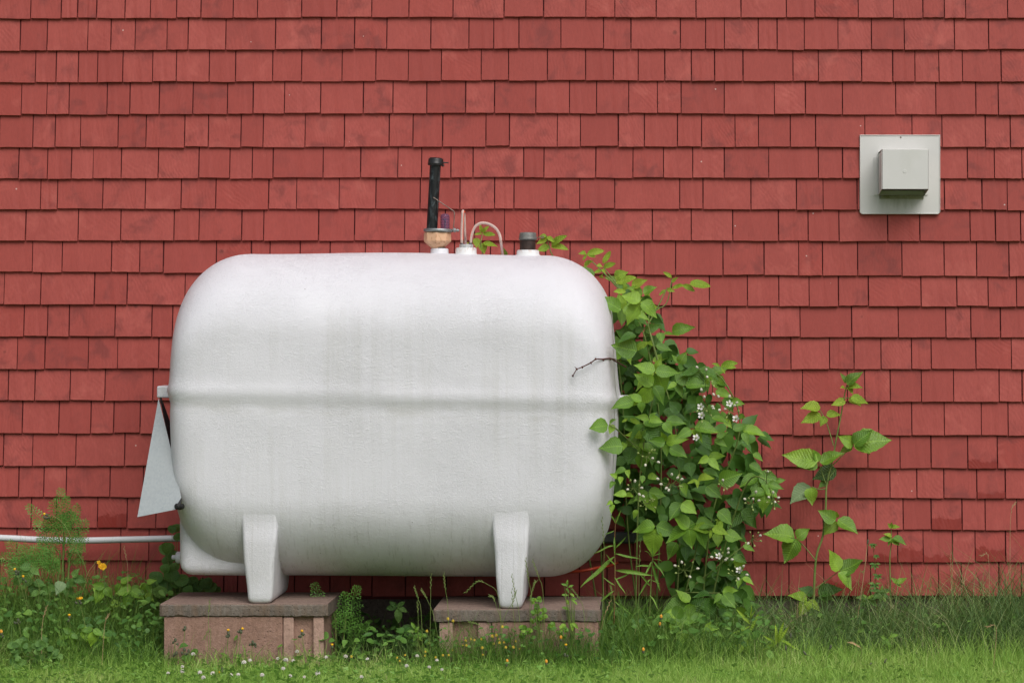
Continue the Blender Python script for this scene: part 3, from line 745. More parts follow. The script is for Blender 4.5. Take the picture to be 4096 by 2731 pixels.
# --- fittings on top (centre line of the tank)
FD = .55
def FZ(zx, zy): return W(1600 + zx / 3.267, 580 + zy / 3.267, FD)
def fx(n): return n / 3.267 / 1.0582 / 1000       # zoom pixels -> metres
def collar(zx, r_bot, r_top, h, mat, base_y=1428):
    p = FZ(zx, base_y); mb = MB(); k = h
    mb.lathe(p - Vector((0, 0, .012)), (0, 0, 1), [(r_bot * 1.22, 0), (r_bot * 1.12, .010), (r_bot, .014), (r_bot * .985, .012 + k - .004), (r_top, .012 + k)], 28)
    return part('bung_collar', mb, mat, tank)
collar(517, fx(118), fx(105), fx(75), M['tank']); collar(863, fx(138), fx(128), fx(82), M['rusty']); collar(1672, fx(148), fx(135), fx(62), M['rusty'], 1436)
# peach adaptor: octagonal body funnelling into the collar
mb = MB(); p = FZ(490, 1350)
mb.lathe(p, (0, 0, 1), [(fx(88), 0), (fx(86), fx(10)), (fx(112), fx(28)), (fx(175), fx(85)), (fx(181), fx(98)), (fx(181), fx(188)), (fx(174), fx(212)), (fx(120), fx(214))], 8, False)
ad = part('gauge_adaptor', mb, M['peach'], tank, 'peach coloured plastic adaptor with rust runs'); bevel(ad, .003)
mb = MB(); p = FZ(517, 1356); mb.lathe(p, (0, 0, 1), [(fx(86), 0), (fx(86), fx(14))], 20); part('rust_ring', mb, M['darkpipe'], tank)
# clamp plate
mb = MB(); p = FZ(500, 1138); mb.lathe(p + Vector((0, 0, .0005)), (.03, 0, 1), [(fx(190), 0), (fx(194), fx(8)), (fx(194), fx(28)), (fx(186), fx(38))], 28)
cl = part('clamp_plate', mb, M['steel'], tank)
mb = MB(); a = FZ(640, 1110); mb.tube([a, FZ(775, 1118)], fx(14), 8); mb.tube([FZ(700, 1112), FZ(730, 1114)], fx(30), 6); mb.tube([FZ(745, 1116), FZ(762, 1117)], fx(22), 6); part('bolt', mb, M['steel'], cl)
# leaning black vent pipe with cap
pa, pb = FZ(417, 1105), FZ(463, 250); mb = MB(); mb.tube([pa, pa.lerp(pb, .5), pb], fx(72), 24); vp = part('vent_pipe', mb, M['blackpipe'], tank, 'leaning black vent pipe with mushroom cap')
ax = (pb - pa).normalized(); mb = MB(); p = FZ(465, 272)
mb.lathe(p, ax, [(fx(82), 0), (fx(100), fx(2)), (fx(104), fx(20)), (fx(106), fx(30)), (fx(100), fx(36)), (fx(100), fx(72)), (fx(92), fx(94)), (fx(70), fx(104)), (fx(20), fx(108))], 28)
cp = part('pipe_cap', mb, M['blackcap'], vp)
mb = MB(); mb.tube([FZ(560, 232), FZ(600, 232), FZ(634, 234)], [fx(13), fx(7), fx(9)], 8); mb.tube([FZ(556, 262), FZ(572, 280)], fx(16), 8); part('cap_screw', mb, M['blackcap'], cp)
# purple sight glass
mb = MB(); p = FZ(588, 1096); r0 = fx(61)
mb.lathe(p, (0, 0, 1), [(r0, 0), (r0, fx(158)), (r0 * .93, fx(178)), (r0 * .7, fx(192)), (r0 * .3, fx(197))], 24); sg = part('sight_glass', mb, M['vial'], tank, 'purple clear plastic gauge vial')
mb = MB(); mb.lathe(p + Vector((0, 0, .002)), (0, 0, 1), [(fx(7), 0), (fx(7), fx(110)), (fx(30), fx(112)), (fx(30), fx(122)), (fx(5), fx(124))], 10); part('float_indicator', mb, M['zinc'], sg)
mb = MB()
for k in range(5): mb.lathe(p + Vector((0, 0, fx(18 + 32 * k))), (0, 0, 1), [(r0 * 1.005, 0), (r0 * 1.02, fx(2)), (r0 * 1.005, fx(4))], 24)
part('graduation_ring', mb, M['vial'], sg)
mb = MB(); mb.tube(spline([FZ(440, 688), FZ(560, 770), FZ(680, 850), FZ(712, 880), FZ(714, 960), FZ(704, 1100)], 4), fx(6.5), 8)
o = part('bent_wire', mb, M['wire'], tank); o.location.y -= .02
# oil line flange and hoses
mb = MB(); p = FZ(866, 1352); mb.lathe(p, (0, 0, 1), [(fx(100), 0), (fx(118), fx(3)), (fx(118), fx(10)), (fx(94), fx(16)), (fx(92), fx(50)), (fx(84), fx(54))], 10, False); part('oil_line_flange', mb, M['zinc'], tank)
for zx in (808, 922):
    mb = MB(); p = FZ(zx, 1306); mb.lathe(p, (0, 0, 1), [(fx(24), 0), (fx(24), fx(24)), (fx(18), fx(26)), (fx(18), fx(44))], 10); part('hose_barb', mb, M['blackpipe'], tank)
ha = [FZ(808, 1285), FZ(806, 1150), FZ(812, 1000), FZ(818, 890)]
top = FZ(822, 862); ha += [top + Vector((0, .010, 0)), FZ(826, 900) + Vector((.001, .03, 0)), FZ(834, 1050) + Vector((0, .04, 0)), FZ(838, 1250) + Vector((0, .07, 0)), FZ(842, 1500) + Vector((0, .26, 0))]
hb_ = [FZ(922, 1285), FZ(935, 1180), FZ(980, 1070), FZ(1060, 1022), FZ(1150, 1030), FZ(1240, 1080), FZ(1300, 1170), FZ(1320, 1280), FZ(1318, 1400) + Vector((0, .1, 0)), FZ(1300, 1600) + Vector((0, .3, 0))]
for hp in (ha, hb_):
    sp = spline(hp, 6); mb = MB(); mb.tube(sp, fx(18.5), 12); h = part('oil_hose', mb, M['hose'], tank)
    mb = MB(); n_ = int(len(sp) * .62); mb.tube([q + Vector((.0042 if hp is ha else -.0042, -.0016, 0)) for q in sp[2:n_]], fx(6.5), 6); part('red_oil_streak', mb, M['oil'], h)
# filler
mb = MB(); p = FZ(1668, 1378); mb.lathe(p, (0, 0, 1), [(fx(104), 0), (fx(104), fx(140))], 24); fp = part('filler_pipe', mb, M['darkpipe'], tank)
mb = MB(); p = FZ(1671, 1240); mb.lathe(p, (0, 0, 1), [(fx(104), fx(-2)), (fx(119), 0), (fx(121), fx(12)), (fx(116), fx(24)), (fx(113), fx(40)), (fx(111), fx(74)), (fx(102), fx(94)), (fx(40), fx(100))], 28); fc = part('filler_cap', mb, M['greycap'], fp)
mb = MB(); mb.tube(spline([FZ(1785, 1208), FZ(1830, 1206), FZ(1868, 1192), FZ(1878, 1206), FZ(1862, 1220), FZ(1845, 1214)], 4), fx(6), 6); part('cap_ring', mb, M['wire'], fc)

# ------------------------------------------------------------------ galvanised cover sheet hanging on the left lug
def GZ(zx, zy, d): return W(500 + zx / 2.613, 1500 + zy / 2.613, d)
gs = thing('galvanised_cover', 'grey galvanised metal sheet hanging off the left end of the tank', 'metal sheet', GZ(350, 1480, .76))
gd = lambda y: .735 + (y - 243) / 1240 * .185
front = [GZ(x_, y_, gd(y_)) for x_, y_ in ((351, 243), (130, 1482), (560, 1398), (590, 1285), (500, 850))]
def sheet(pts, t):
    n = (pts[1] - pts[0]).cross(pts[2] - pts[0]).normalized() * t
    k = len(pts); return [p for p in pts] + [p + n for p in pts], [tuple(range(k)), tuple(range(2 * k - 1, k - 1, -1))] + [(i, i + k, (i + 1) % k + k, (i + 1) % k) for i in range(k)]
mb = MB(); mb.add(*sheet(front, .0016)); part('front_sheet', mb, M['galv'], gs)
backs = [GZ(362, 236, .728), GZ(560, 1200, .768), GZ(512, 930, .60), GZ(490, 760, .56), GZ(488, 540, .55), GZ(376, 230, .66)]
mb = MB(); mb.add(*sheet(backs, .0015)); part('inner_fold', mb, M['dull_black'], gs, 'near-black inner face of the folded sheet')  # second face of the folded sheet, coloured near black
p = GZ(556, 1375, .925); mb = MB(); mb.lathe(p + Vector((.008, .03, 0)), (-.35, -1, .05), [(.011, 0), (.0125, .012), (.0125, .020), (.008, .022), (.008, .027), (.0115, .028), (.0115, .036), (.006, .040)], 16); part('rubber_knob', mb, M['dull_black'], gs)
mb = MB(); mb.tube([GZ(590, 1285, .905), GZ(575, 1330, .918), GZ(562, 1370, .925)], [.002, .006, .009], 8); part('knob_strap', mb, M['dull_black'], gs)

# ------------------------------------------------------------------ vegetation helpers
def leaf_geo(shape, seed):
    r = random.Random(seed); n = 10; v = []; f = []
    fold = r.uniform(.15, .45); droop = r.uniform(.04, .22); tw = r.uniform(-.12, .12)
    for i in range(n + 1):
        t = i / n
        if shape == 'ovate': w = .86 * (t ** .62) * ((1 - t) ** 1.30) * 1.10
        elif shape == 'narrow': w = .36 * (t ** .7) * ((1 - t) ** .8) * 1.5
        elif shape == 'lance': w = .056 * math.sin(math.pi * t ** .8) ** .8
        else: w = .50 * math.sqrt(max(0, 1 - (2 * t - 1) ** 2)) * (1.05 - .15 * t)
        if shape in ('ovate', 'narrow') and 0 < i < n: w *= 1 + .035 * (1 if i % 2 else -1)
        if i in (0, n): w = .004
        z = -droop * t * t + .03 * math.sin(t * 7 + seed)
        c = z - .02
        v += [(-w, t, z + fold * w + tw * w), (0, t, c), (w, t, z + fold * w - tw * w)]
    for i in range(n):
        a = i * 3
        f += [(a, a + 1, a + 4, a + 3), (a + 1, a + 2, a + 5, a + 4)]
    return v, f
LEAFM = {}
def leaf_mesh(shape, mat):
    k = rnd.randrange(4); key = (shape, k, mat)
    if key not in LEAFM:
        v, f = leaf_geo(shape, hash((shape, k)) % 1 + k * 17 + len(shape)); mb = MB(); mb.add(v, f, True); LEAFM[key] = mb.mesh('leaf', M[mat])
    return LEAFM[key]
def leaf_matrix(base, tip, hint, wr=1.0):
    y = tip - base; L = y.length; y = y / max(L, 1e-6)
    z = hint - y * hint.dot(y); z.normalize(); x = y.cross(z)
    m4 = Matrix(((x.x * L * wr, y.x * L, z.x * L, base.x), (x.y * L * wr, y.y * L, z.y * L, base.y), (x.z * L * wr, y.z * L, z.z * L, base.z), (0, 0, 0, 1)))
    return m4
def hint(up=.65, out=.75, spread=.35):
    return Vector((rnd.gauss(0, spread), -out + rnd.gauss(0, spread * .6), up + rnd.gauss(0, spread * .6))).normalized()
def add_leaf(plant, base, tip, mat='leaf', shape='ovate', wr=1.0, h=None):
    return put('leaf', leaf_mesh(shape, mat), plant, leaf_matrix(Vector(base), Vector(tip), h or hint(), wr))
def stem_tube(mb, pts, r0, r1, n=6):
    sp = spline(pts, 5) if len(pts) > 2 else [Vector(p) for p in pts]
    k = len(sp); mb.tube(sp, [r0 + (r1 - r0) * i / max(1, k - 1) for i in range(k)], n)

# ------------------------------------------------------------------ bramble thicket at the right end of the tank
bram = thing('bramble_bush', 'big bramble bush with white flowers climbing the right end of the tank', 'bramble', W(2720, 2520, .35))
def Z8(x, y, d): return W(2200 + x / 2.904, 960 + y / 2.904, d)
def Z4(x, y, d): return W(1600 + x / 3.267, 580 + y / 3.267, d)
def Z5(x, y, d): return W(2400 + x / 2.614, 1400 + y / 2.614, d)
def Z6(x, y, d): return W(2400 + x / 2.614, 1900 + y / 2.614, d)
def tank_clear(px, py, d):
    """keep foliage in front of the tank shell where it crosses it"""
    if px < 2475 and 1120 < py < 2260: return max(d, .93 if px < 2400 else .88)
    return d
def zpx(F, x, y):
    k = {Z8: (2200, 960, 2.904), Z4: (1600, 580, 3.267), Z5: (2400, 1400, 2.614), Z6: (2400, 1900, 2.614)}[F]
    return k[0] + x / k[2], k[1] + y / k[2]
HAND = [
 (Z4, .42, [((1075,1150),(1050,1055),'y'),((1080,1150),(1145,1060),'y'),((1070,1160),(975,1160),'y'),((1085,1160),(1235,1165),'y'),((1000,1215),(1000,1345),'yr'),((1080,1280),(1100,1420),'yr'),((1090,1280),(1275,1315),'y'),((1360,1450),(1355,1345),'mr'),
   ((1975,1310),(2150,1175),'y'),((1970,1325),(2190,1335),'y'),((1945,1320),(1780,1385),'y'),((1930,1220),(1775,1290),'y'),((1915,1190),(1800,1195),'y'),((1920,1200),(2010,1250),'y'),((1940,1335),(1870,1395),'y'),((880,1270),(868,1300),'y')]),
 (Z8, .40, [((430,160),(620,115),'y'),((425,165),(525,190),'y'),((420,160),(335,150),'y'),((425,170),(380,235),'y'),((615,270),(700,130),'y'),((620,320),(745,265),'y'),((605,300),(548,295),'yr'),((610,335),(645,388),'y'),
   ((505,450),(285,290),'m'),((600,350),(500,380),'y'),((590,440),(610,398),'yr'),((765,475),(630,425),'m'),((750,440),(900,360),'yr'),((760,500),(985,420),'y'),((870,585),(865,485),'yr'),((950,535),(1130,460),'y'),
   ((1075,630),(885,545),'m'),((1080,615),(1240,540),'mr'),((1110,630),(1165,668),'y'),((880,600),(755,588),'y'),((830,810),(535,650),'m'),((835,800),(800,615),'mr'),((835,810),(840,990),'mr'),((840,800),(1168,905),'m'),
   ((960,700),(1100,690),'y'),((980,760),(1080,712),'y'),((1030,770),(1270,780),'y'),((940,1170),(870,1000),'dr'),((990,1060),(1110,1015),'d'),((1100,1050),(1290,990),'d'),((395,305),(500,240),'y'),((180,245),(252,245),'y'),
   ((1420,555),(1545,515),'y'),((1540,520),(1680,583),'y'),((1630,490),(1858,525),'y'),((1350,580),(1265,632),'y'),((1360,575),(1452,592),'y'),((1415,440),(1328,368),'y'),((1420,490),(1482,428),'y'),((1620,510),(1730,540),'y'),
   ((1415,1065),(1678,1000),'m'),((1275,1075),(1300,1200),'mr'),((1330,1080),(1446,1095),'m'),((1135,1180),(968,1278),'y'),((1135,1185),(1078,1255),'y'),((1140,1180),(1206,1232),'y'),((1230,1225),(1422,1278),'m'),((1010,1290),(708,1215),'mr'),
   ((1000,1100),(780,1160),'d'),((900,900),(1000,1000),'d'),((1010,920),(1150,1000),'d')]),
 (Z5, .62, [((575,215),(355,148),'b'),((560,222),(352,405),'b'),((575,210),(645,78),'m'),((580,215),(835,235),'b'),((600,240),(665,485),'br'),((560,225),(455,295),'y'),((575,225),(665,240),'y'),
   ((440,530),(252,462),'b'),((440,540),(430,655),'br'),((355,530),(112,606),'b'),((600,560),(510,395),'dr'),((510,715),(372,690),'b'),((515,720),(460,818),'b'),((520,715),(655,745),'b'),((515,710),(595,648),'b'),
   ((290,715),(228,752),'y'),((315,715),(418,772),'y'),((445,895),(268,872),'y'),((445,900),(435,992),'b'),((450,895),(578,915),'b'),((440,890),(482,828),'b'),((240,1000),(0,1012),'mr'),((255,965),(243,1042),'m'),
   ((680,970),(508,940),'b'),((685,985),(697,1112),'b'),((690,970),(918,915),'b'),((675,960),(640,850),'m'),((730,1020),(916,1116),'br'),((660,760),(765,875),'mr'),((690,735),(908,765),'m'),((955,830),(793,922),'b'),((960,830),(1080,965),'br'),((990,800),(1252,842),'b'),
   ((800,345),(862,490),'m'),((795,340),(703,402),'m'),((800,340),(955,220),'mr'),((890,360),(1140,345),'m'),((825,135),(755,45),'m'),((830,140),(905,15),'mr'),((660,640),(930,730),'d'),((830,650),(720,520),'dr'),((900,640),(1010,560),'dr'),
   ((1260,170),(1424,122),'y'),((1265,170),(1424,172),'y'),((1255,170),(1186,135),'y'),((1270,180),(1305,238),'y'),((1375,535),(1512,558),'m'),((1210,420),(1390,500),'m'),((1490,820),(1740,892),'b'),((1500,860),(1552,985),'b'),((1390,830),(1555,770),'b'),((1450,690),(1520,700),'b'),
   ((1300,720),(1385,820),'m'),((1170,700),(1340,760),'m'),((1135,1120),(1028,1182),'b'),((1140,1130),(1252,1255),'b'),((1140,1110),(1310,1100),'m'),((1240,1370),(1495,1290),'mr'),((1120,1420),(1272,1545),'br'),((1020,1360),(913,1382),'y'),((1010,1360),(1026,1442),'y'),((1020,1350),(1185,1316),'y'),
   ((270,1240),(133,1292),'b'),((285,1250),(300,1332),'b'),((180,1330),(105,1290),'b'),((150,1370),(98,1440),'b'),((220,1320),(210,1405),'b'),((330,1010),(290,1190),'dr'),((430,960),(440,1045),'m'),((1560,1190),(1722,1282),'m'),((1750,1400),(1922,1440),'b'),((1690,1400),(1772,1505),'m'),((1840,1375),(1942,1350),'m'),
   ((1200,930),(1330,1000),'m'),((1220,910),(1340,850),'m'),((1030,900),(1180,1040),'d'),((930,1170),(960,1330),'dr'),((820,1120),(850,1270),'dr'),((1080,1250),(1250,1320),'d'),((1480,960),(1590,1060),'d'),((1600,1080),(1710,1150),'m'),((460,1210),(455,1300),'dr'),((450,1310),(440,1390),'m'),((500,1310),(620,1340),'m'),
   ((84,782),(-118,816),'br'),((99,763),(167,721),'b'),((136,776),(99,878),'br')]),
 (Z6, .55, [((850,290),(722,468),'br'),((855,290),(1015,402),'br'),((845,285),(770,195),'d'),((1150,560),(948,552),'y'),((1160,570),(1155,662),'y'),((1170,560),(1350,606),'y'),((1250,480),(1215,530),'y'),((1250,480),(1285,560),'y'),((1250,475),(1310,460),'y'),((1250,475),(1205,462),'y'),((1250,470),(1250,435),'y'),
   ((1280,1215),(1445,1200),'b'),((1290,1240),(1422,1385),'br'),((1270,1240),(1188,1335),'b'),((130,275),(68,310),'b'),((145,275),(220,280),'b'),((135,300),(112,398),'b'),((280,200),(135,195),'b'),((260,200),(360,225),'b'),((390,360),(343,455),'b'),((370,250),(283,302),'m'),
   ((800,700),(700,875),'mr'),((830,600),(645,560),'d'),((850,620),(962,755),'dr'),((890,740),(905,892),'dr'),((960,650),(1105,722),'d'),((1230,600),(1232,752),'mr'),((1300,620),(1490,655),'mr'),((1235,370),(1392,505),'mr'),((1130,330),(1165,455),'dr'),((510,590),(355,695),'d'),((560,590),(600,728),'d'),((1140,900),(1215,1012),'d'),
   ((1390,850),(1535,905),'m'),((1490,1070),(1612,1142),'m'),((1480,1075),(1438,1182),'m'),((1000,1300),(1060,1475),'dr'),((1100,1350),(1112,1505),'dr'),((1020,840),(1042,945),'d'),((970,1100),(950,1215),'d'),((1500,730),(1620,790),'m'),((870,80),(900,220),'m'),((690,220),(690,345),'d'),((1110,120),(1280,240),'mr'),((1000,300),(1115,430),'d'),((640,400),(680,540),'dr'),((430,430),(450,535),'d'),((1250,1390),(1330,1520),'d'),((1370,1260),(1500,1340),'d'),((1180,1010),(1250,1120),'d'),((1010,1060),(1105,1130),'d'),((1350,950),(1400,880),'d')]),
]
MAT = {'y': 'leaf_young', 'b': 'leaf', 'm': 'leaf', 'd': 'leaf_dark'}
nleaf = 0
canes = MB()
for F, d0, lst in HAND:
    for (a, b, k) in lst:
        pa, pb = zpx(F, *a), zpx(F, *b)
        d = d0 + rnd.uniform(-.08, .08)
        if k[0] == 'd': d -= .15
        if k[0] == 'm': d -= .05
        if F is Z4: d = .36
        elif F is Z8: d = rnd.uniform(.30, .5)
        xm = min(pa[0], pb[0])
        if F is not Z4 and not (F is Z8 and pb[1] < 1230): d = tank_clear(xm, pb[1], d)
        if F is Z8 and xm < 2475 and pb[1] >= 1160: d = max(d, .66)
        tipd = d + rnd.uniform(.0, .035)
        A, B_ = W(pa[0], pa[1], d), W(pb[0], pb[1], tipd)
        mat = MAT[k[0]]
        wr = (1.34 if 'r' in k else 1.0) * rnd.uniform(.92, 1.1)
        shp = 'narrow' if k == 'y' and rnd.random() < .6 else 'ovate'
        if shp == 'narrow': wr *= 1.05
        hh = hint(.55, .85, .28) if (B_ - A).z < 0 else hint(.45, .9, .25)
        add_leaf(bram, A, B_, mat, shp, wr, hh); nleaf += 1
POLY = [(1405,640),(1470,660),(1510,700),(1480,760),(1560,790),(1640,860),(1680,930),(1690,960),(1745,1000),(1730,1060),(1790,1120),(1780,1165),(1720,1175),(1680,1215),(1720,1260),(1700,1320),(1715,1400),(1680,1430),(1570,1425),(1545,1330),(1545,1250),(1490,1200),(1415,1185),(1405,1100),(1425,1000),(1425,900),(1415,780)]
POLY = [(a * 1.7415, b * 1.7415) for a, b in POLY]
def inside(p, poly):
    x, y = p; c = False; j = len(poly) - 1
    for i in range(len(poly)):
        xi, yi = poly[i]; xj, yj = poly[j]
        if (yi > y) != (yj > y) and x < (xj - xi) * (y - yi) / (yj - yi) + xi: c = not c
        j = i
    return c
def rand_in(poly):
    xs = [p[0] for p in poly]; ys = [p[1] for p in poly]
    while True:
        p = (rnd.uniform(min(xs), max(xs)), rnd.uniform(min(ys), max(ys)))
        if inside(p, poly): return p
def tri(plant, pv, ang, size, d, mat, cane, pet=None, shape='ovate', five=False, wr=1.0):
    """one compound leaf; ang in degrees, 0 = right, -90 = down; size in metres"""
    P0 = W(pv[0], pv[1], d); tilt = rnd.uniform(-.15, .3); out = []
    spec = [(0, 1.0), (72, .82), (-72, .82)] + ([(128, .62), (-128, .62)] if five else [])
    hh = hint(.6, .8, .3)
    for da, k in spec:
        a = R(ang + da + rnd.uniform(-9, 9)); L = size * k * rnd.uniform(.9, 1.1)
        v = Vector((math.cos(a), -tilt * .5, math.sin(a))) * L
        st = P0 + v * (.10 if da == 0 else .02)
        put('leaf', leaf_mesh(shape, mat), plant, leaf_matrix(st, st + v, (hh + Vector((rnd.gauss(0, .2), 0, rnd.gauss(0, .2)))).normalized(), wr * rnd.uniform(.9, 1.12)))
    if pet: stem_tube(cane, [P0, (P0 + pet) / 2 + Vector((0, 0, .012)), pet], .0012, .0016, 5)
    return len(spec)
while nleaf < 297:
    p = rand_in(POLY); deep = rnd.random()
    d = .18 + .44 * deep; low = (p[1] - 1000) / 1500
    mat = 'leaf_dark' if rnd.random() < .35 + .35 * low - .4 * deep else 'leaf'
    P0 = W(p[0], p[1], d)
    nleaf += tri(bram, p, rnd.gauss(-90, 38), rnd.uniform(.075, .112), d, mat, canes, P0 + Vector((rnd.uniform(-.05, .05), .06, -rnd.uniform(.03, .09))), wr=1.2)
# deep, uncountable leaves between the canes
dark = MB()
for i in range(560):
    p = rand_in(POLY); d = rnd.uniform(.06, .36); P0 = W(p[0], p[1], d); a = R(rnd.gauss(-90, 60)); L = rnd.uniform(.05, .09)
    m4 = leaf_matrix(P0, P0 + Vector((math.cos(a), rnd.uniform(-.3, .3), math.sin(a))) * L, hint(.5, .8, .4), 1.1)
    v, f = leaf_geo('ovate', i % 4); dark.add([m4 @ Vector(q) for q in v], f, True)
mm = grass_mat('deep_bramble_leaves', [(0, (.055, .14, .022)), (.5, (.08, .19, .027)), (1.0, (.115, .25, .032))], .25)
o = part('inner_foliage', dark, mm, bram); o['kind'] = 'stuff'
CANES = [[(2560,2520,.2),(2510,2100,.25),(2490,1600,.3),(2440,1280,.35),(2345,1100,.38)], [(2620,2520,.25),(2640,2100,.3),(2640,1700,.35),(2580,1350,.38),(2480,1160,.40),(2415,1070,.40)], [(2700,2520,.3),(2720,2100,.3),(2700,1700,.35),(2593,1296,.38),(2665,1215,.36),(2688,1115,.35)],
 [(2800,2520,.3),(2850,2050,.4),(2960,1720,.5),(2900,1530,.55),(2820,1478,.55),(2770,1500,.5)], [(2820,2520,.3),(2900,2180,.4),(2990,1930,.5),(3060,1920,.55),(3090,1990,.55),(3098,2030,.55)], [(2400,2480,.1),(2330,2100,.15),(2200,1600,.2),(2010,1250,.28),(1929,1010,.36),(1929,935,.36)], [(2420,2480,.1),(2370,1700,.15),(2290,1150,.28),(2212,1025,.36),(2197,985,.36),(2186,942,.36)],
 [(2480,1160,.40),(2400,1075,.4),(2360,1040,.4)], [(2540,2520,.4),(2560,1900,.5),(2620,1550,.55),(2618,1480,.6)], [(2700,2520,.35),(2760,2300,.4),(2800,2150,.45),(2850,2110,.5)], [(2593,1296,.38),(2630,1230,.37),(2670,1150,.36)], [(2600,2500,.3),(2700,2380,.4),(2880,2370,.45)], [(2700,2400,.35),(2850,2280,.4),(2990,2170,.4)],
 [(2436,1697,.93),(2465,1715,.92),(2501,1748,.8),(2550,1790,.6)], [(2600,1330,.4),(2640,1480,.5),(2640,1560,.55)]]
for c in CANES: stem_tube(canes, [W(*q) for q in c], .0036, .0018, 7)
part('cane', canes, M['stem'], bram)
# bare dead cane lying over the tank shoulder
mb = MB(); tw = [C(2, 1960, 960, .55), C(2, 1880, 915, .75), C(2, 1850, 900, .84), C(2, 1800, 906, .885), C(2, 1752, 905, .915), C(2, 1720, 930, .925), C(2, 1660, 960, .93), C(2, 1620, 975, .935), C(2, 1595, 1020, .94)]
mb.tube(tw, [.0030, .003, .0028, .0026, .0025, .0024, .0022, .002, .0016], 7)
mb.tube([C(2, 1850, 900, .84), C(2, 1920, 915, .86)], [.0024, .0014], 6)
mb.tube([C(2, 1622, 974, .935), C(2, 1608, 958, .94)], [.0016, .001], 5)
for q in ((1752, 905), (1805, 912), (1720, 932), (1660, 962), (1852, 905), (1595, 1021), (1622, 975)):
    mb.tube([C(2, q[0] - 2, q[1] - 4, .925), C(2, q[0] + 2, q[1] + 5, .93)], [.0036, .0026], 6)
part('dead_cane', mb, M['twig'], bram, 'bare brown dead cane lying against the tank')
# blossom
def petal_flower(name, n, L, w, mat):
    mb = MB()
    for k in range(n):
        a = 2 * math.pi * k / n; c, s_ = math.cos(a), math.sin(a); vv = []
        for t, hw in ((.08, .05), (.4, .75), (.75, 1.0), (1.0, .45)):
            for sg in (-1, 1):
                x, y = t * L, sg * hw * w; vv.append((x * c - y * s_, x * s_ + y * c, .25 * L * t * t + .002 * sg))
        mb.add(vv, [(0, 2, 3, 1), (2, 4, 5, 3), (4, 6, 7, 5)], True)
    return mb.mesh(name, M[mat])
FLOWER = petal_flower('flower', 5, .0135, .0048, 'white_petal')
mb = MB(); mb.lathe((0, 0, 0), (0, 0, 1), [(.0006, -.0055), (.0040, -.004), (.0052, 0), (.0042, .0045), (.0015, .0075)], 8); BUD = mb.mesh('bud', M['bud'])
mb = MB(); mb.lathe((0, 0, 0), (0, 0, 1), [(.0005, -.004), (.003, -.0028), (.0037, 0), (.0025, .004), (.0008, .006)], 8); BUDG = mb.mesh('green_bud', M['bud_green'])
mb = MB(); mb.lathe((0, 0, .0015), (0, 0, 1), [(.0012, 0), (.0034, .001), (.0030, .003), (.001, .004)], 8); CENTRE = mb.mesh('flower_centre', M['bud_green'])
TR = [
 (Z5, (1085,600), [(1060,680),(1050,590)], [(1090,490),(1060,415),(1175,590),(1185,610)], [(1115,635),(1020,635),(1065,745),(1160,680)]),
 (Z5, (1350,620), [(1420,715),(1350,560)], [(1240,485),(1190,465),(1355,485),(1430,550),(1405,580),(1310,615),(1250,625)], [(1450,635),(1350,660),(1325,700)]),
 (Z5, (1110,260), [], [(1015,180),(1110,205),(1120,280)], [(1170,330),(1190,375)]),
 (Z5, (490,1110), [], [(475,1200),(550,1130),(610,1170)], [(570,1045),(400,1075),(515,1075),(445,1110),(540,1045)]),
 (Z5, (745,1400), [], [(750,1300),(605,1345),(640,1400),(695,1440),(720,1460),(810,1335),(855,1350)], [(820,1310),(850,1425),(710,1350),(830,1420)]),
 (Z5, (350,1440), [], [(365,1370),(290,1455),(435,1440),(450,1525),(410,1505)], [(320,1360),(410,1410),(295,1410)]),
 (Z6, (480,290), [], [], [(540,250),(520,265),(565,255),(550,270),(470,265),(425,320),(480,355),(575,335),(415,270)]),
 (Z5, (1300,1410), [], [(1285,1360)], [(1245,1400),(1350,1425),(1325,1450),(1295,1460)]),
 (Z6, (1590,290), [], [(1600,250),(1515,250),(1660,265),(1630,175)], [(1555,240),(1590,330),(1600,360),(1520,290)]),
 (Z6, (1815,250), [], [(1810,180),(1830,280),(1865,235),(1765,230)], [(1865,275),(1825,350),(1795,295),(1750,280)]),
 (Z6, (1590,660), [], [(1675,630),(1550,710)], [(1655,600),(1570,595),(1600,635),(1680,685),(1615,735),(1525,705)]),
 (Z6, (1270,890), [(1240,845)], [(1340,770),(1340,810),(1325,870),(1310,885),(1380,880),(1170,855)], [(1260,780),(1205,815),(1280,810)]),
 (Z6, (1430,1040), [(1455,990)], [(1500,950),(1535,1040),(1445,1080)], [(1345,985),(1385,1000),(1345,1025),(1410,960),(1425,1100)]),
 (Z6, (880,990), [], [(785,945),(855,910),(1020,975),(940,1060)], [(970,910),(885,935),(795,1020),(905,1050),(820,950)]),
 (Z5, (1745,1300), [], [(1755,1270)], [(1730,1262),(1775,1268),(1740,1275)]),
 (Z5, (990,900), [(1005,915)], [], []),
]
for F, nd, fl, bw, bg in TR:
    d = .70 if F is Z5 else .62
    N = F(*nd, d - .02); mb = MB(); spots = []
    for lst, me in ((fl, FLOWER), (bw, BUD), (bg, BUDG)):
        for q in lst:
            P = F(*q, d + rnd.uniform(-.01, .03)); mid = (N + P) / 2 + Vector((0, 0, -.006)); mb.tube(spline([N, mid, P], 3), [.0011, .0009, .0009, .0009, .0008, .0008, .0008], 5); spots.append((P, me))
    mb.tube([N, N + Vector((0, .05, -.03)), N + Vector((0, .12, -.05))], .0013, 5)
    tr = part('flower_truss', mb, M['stem'], bram)
    for P, me in spots:
        v = (P - N).normalized() if me is not FLOWER else Vector((rnd.uniform(-.3, .3), -1, rnd.uniform(.0, .5))).normalized()
        q = v.to_track_quat('Z', 'Y').to_matrix().to_4x4()
        o = put('flower' if me is FLOWER else 'bud', me, tr, Matrix.Translation(P) @ q)
        if me is FLOWER: put('bud', CENTRE, tr, Matrix.Translation(P) @ q)

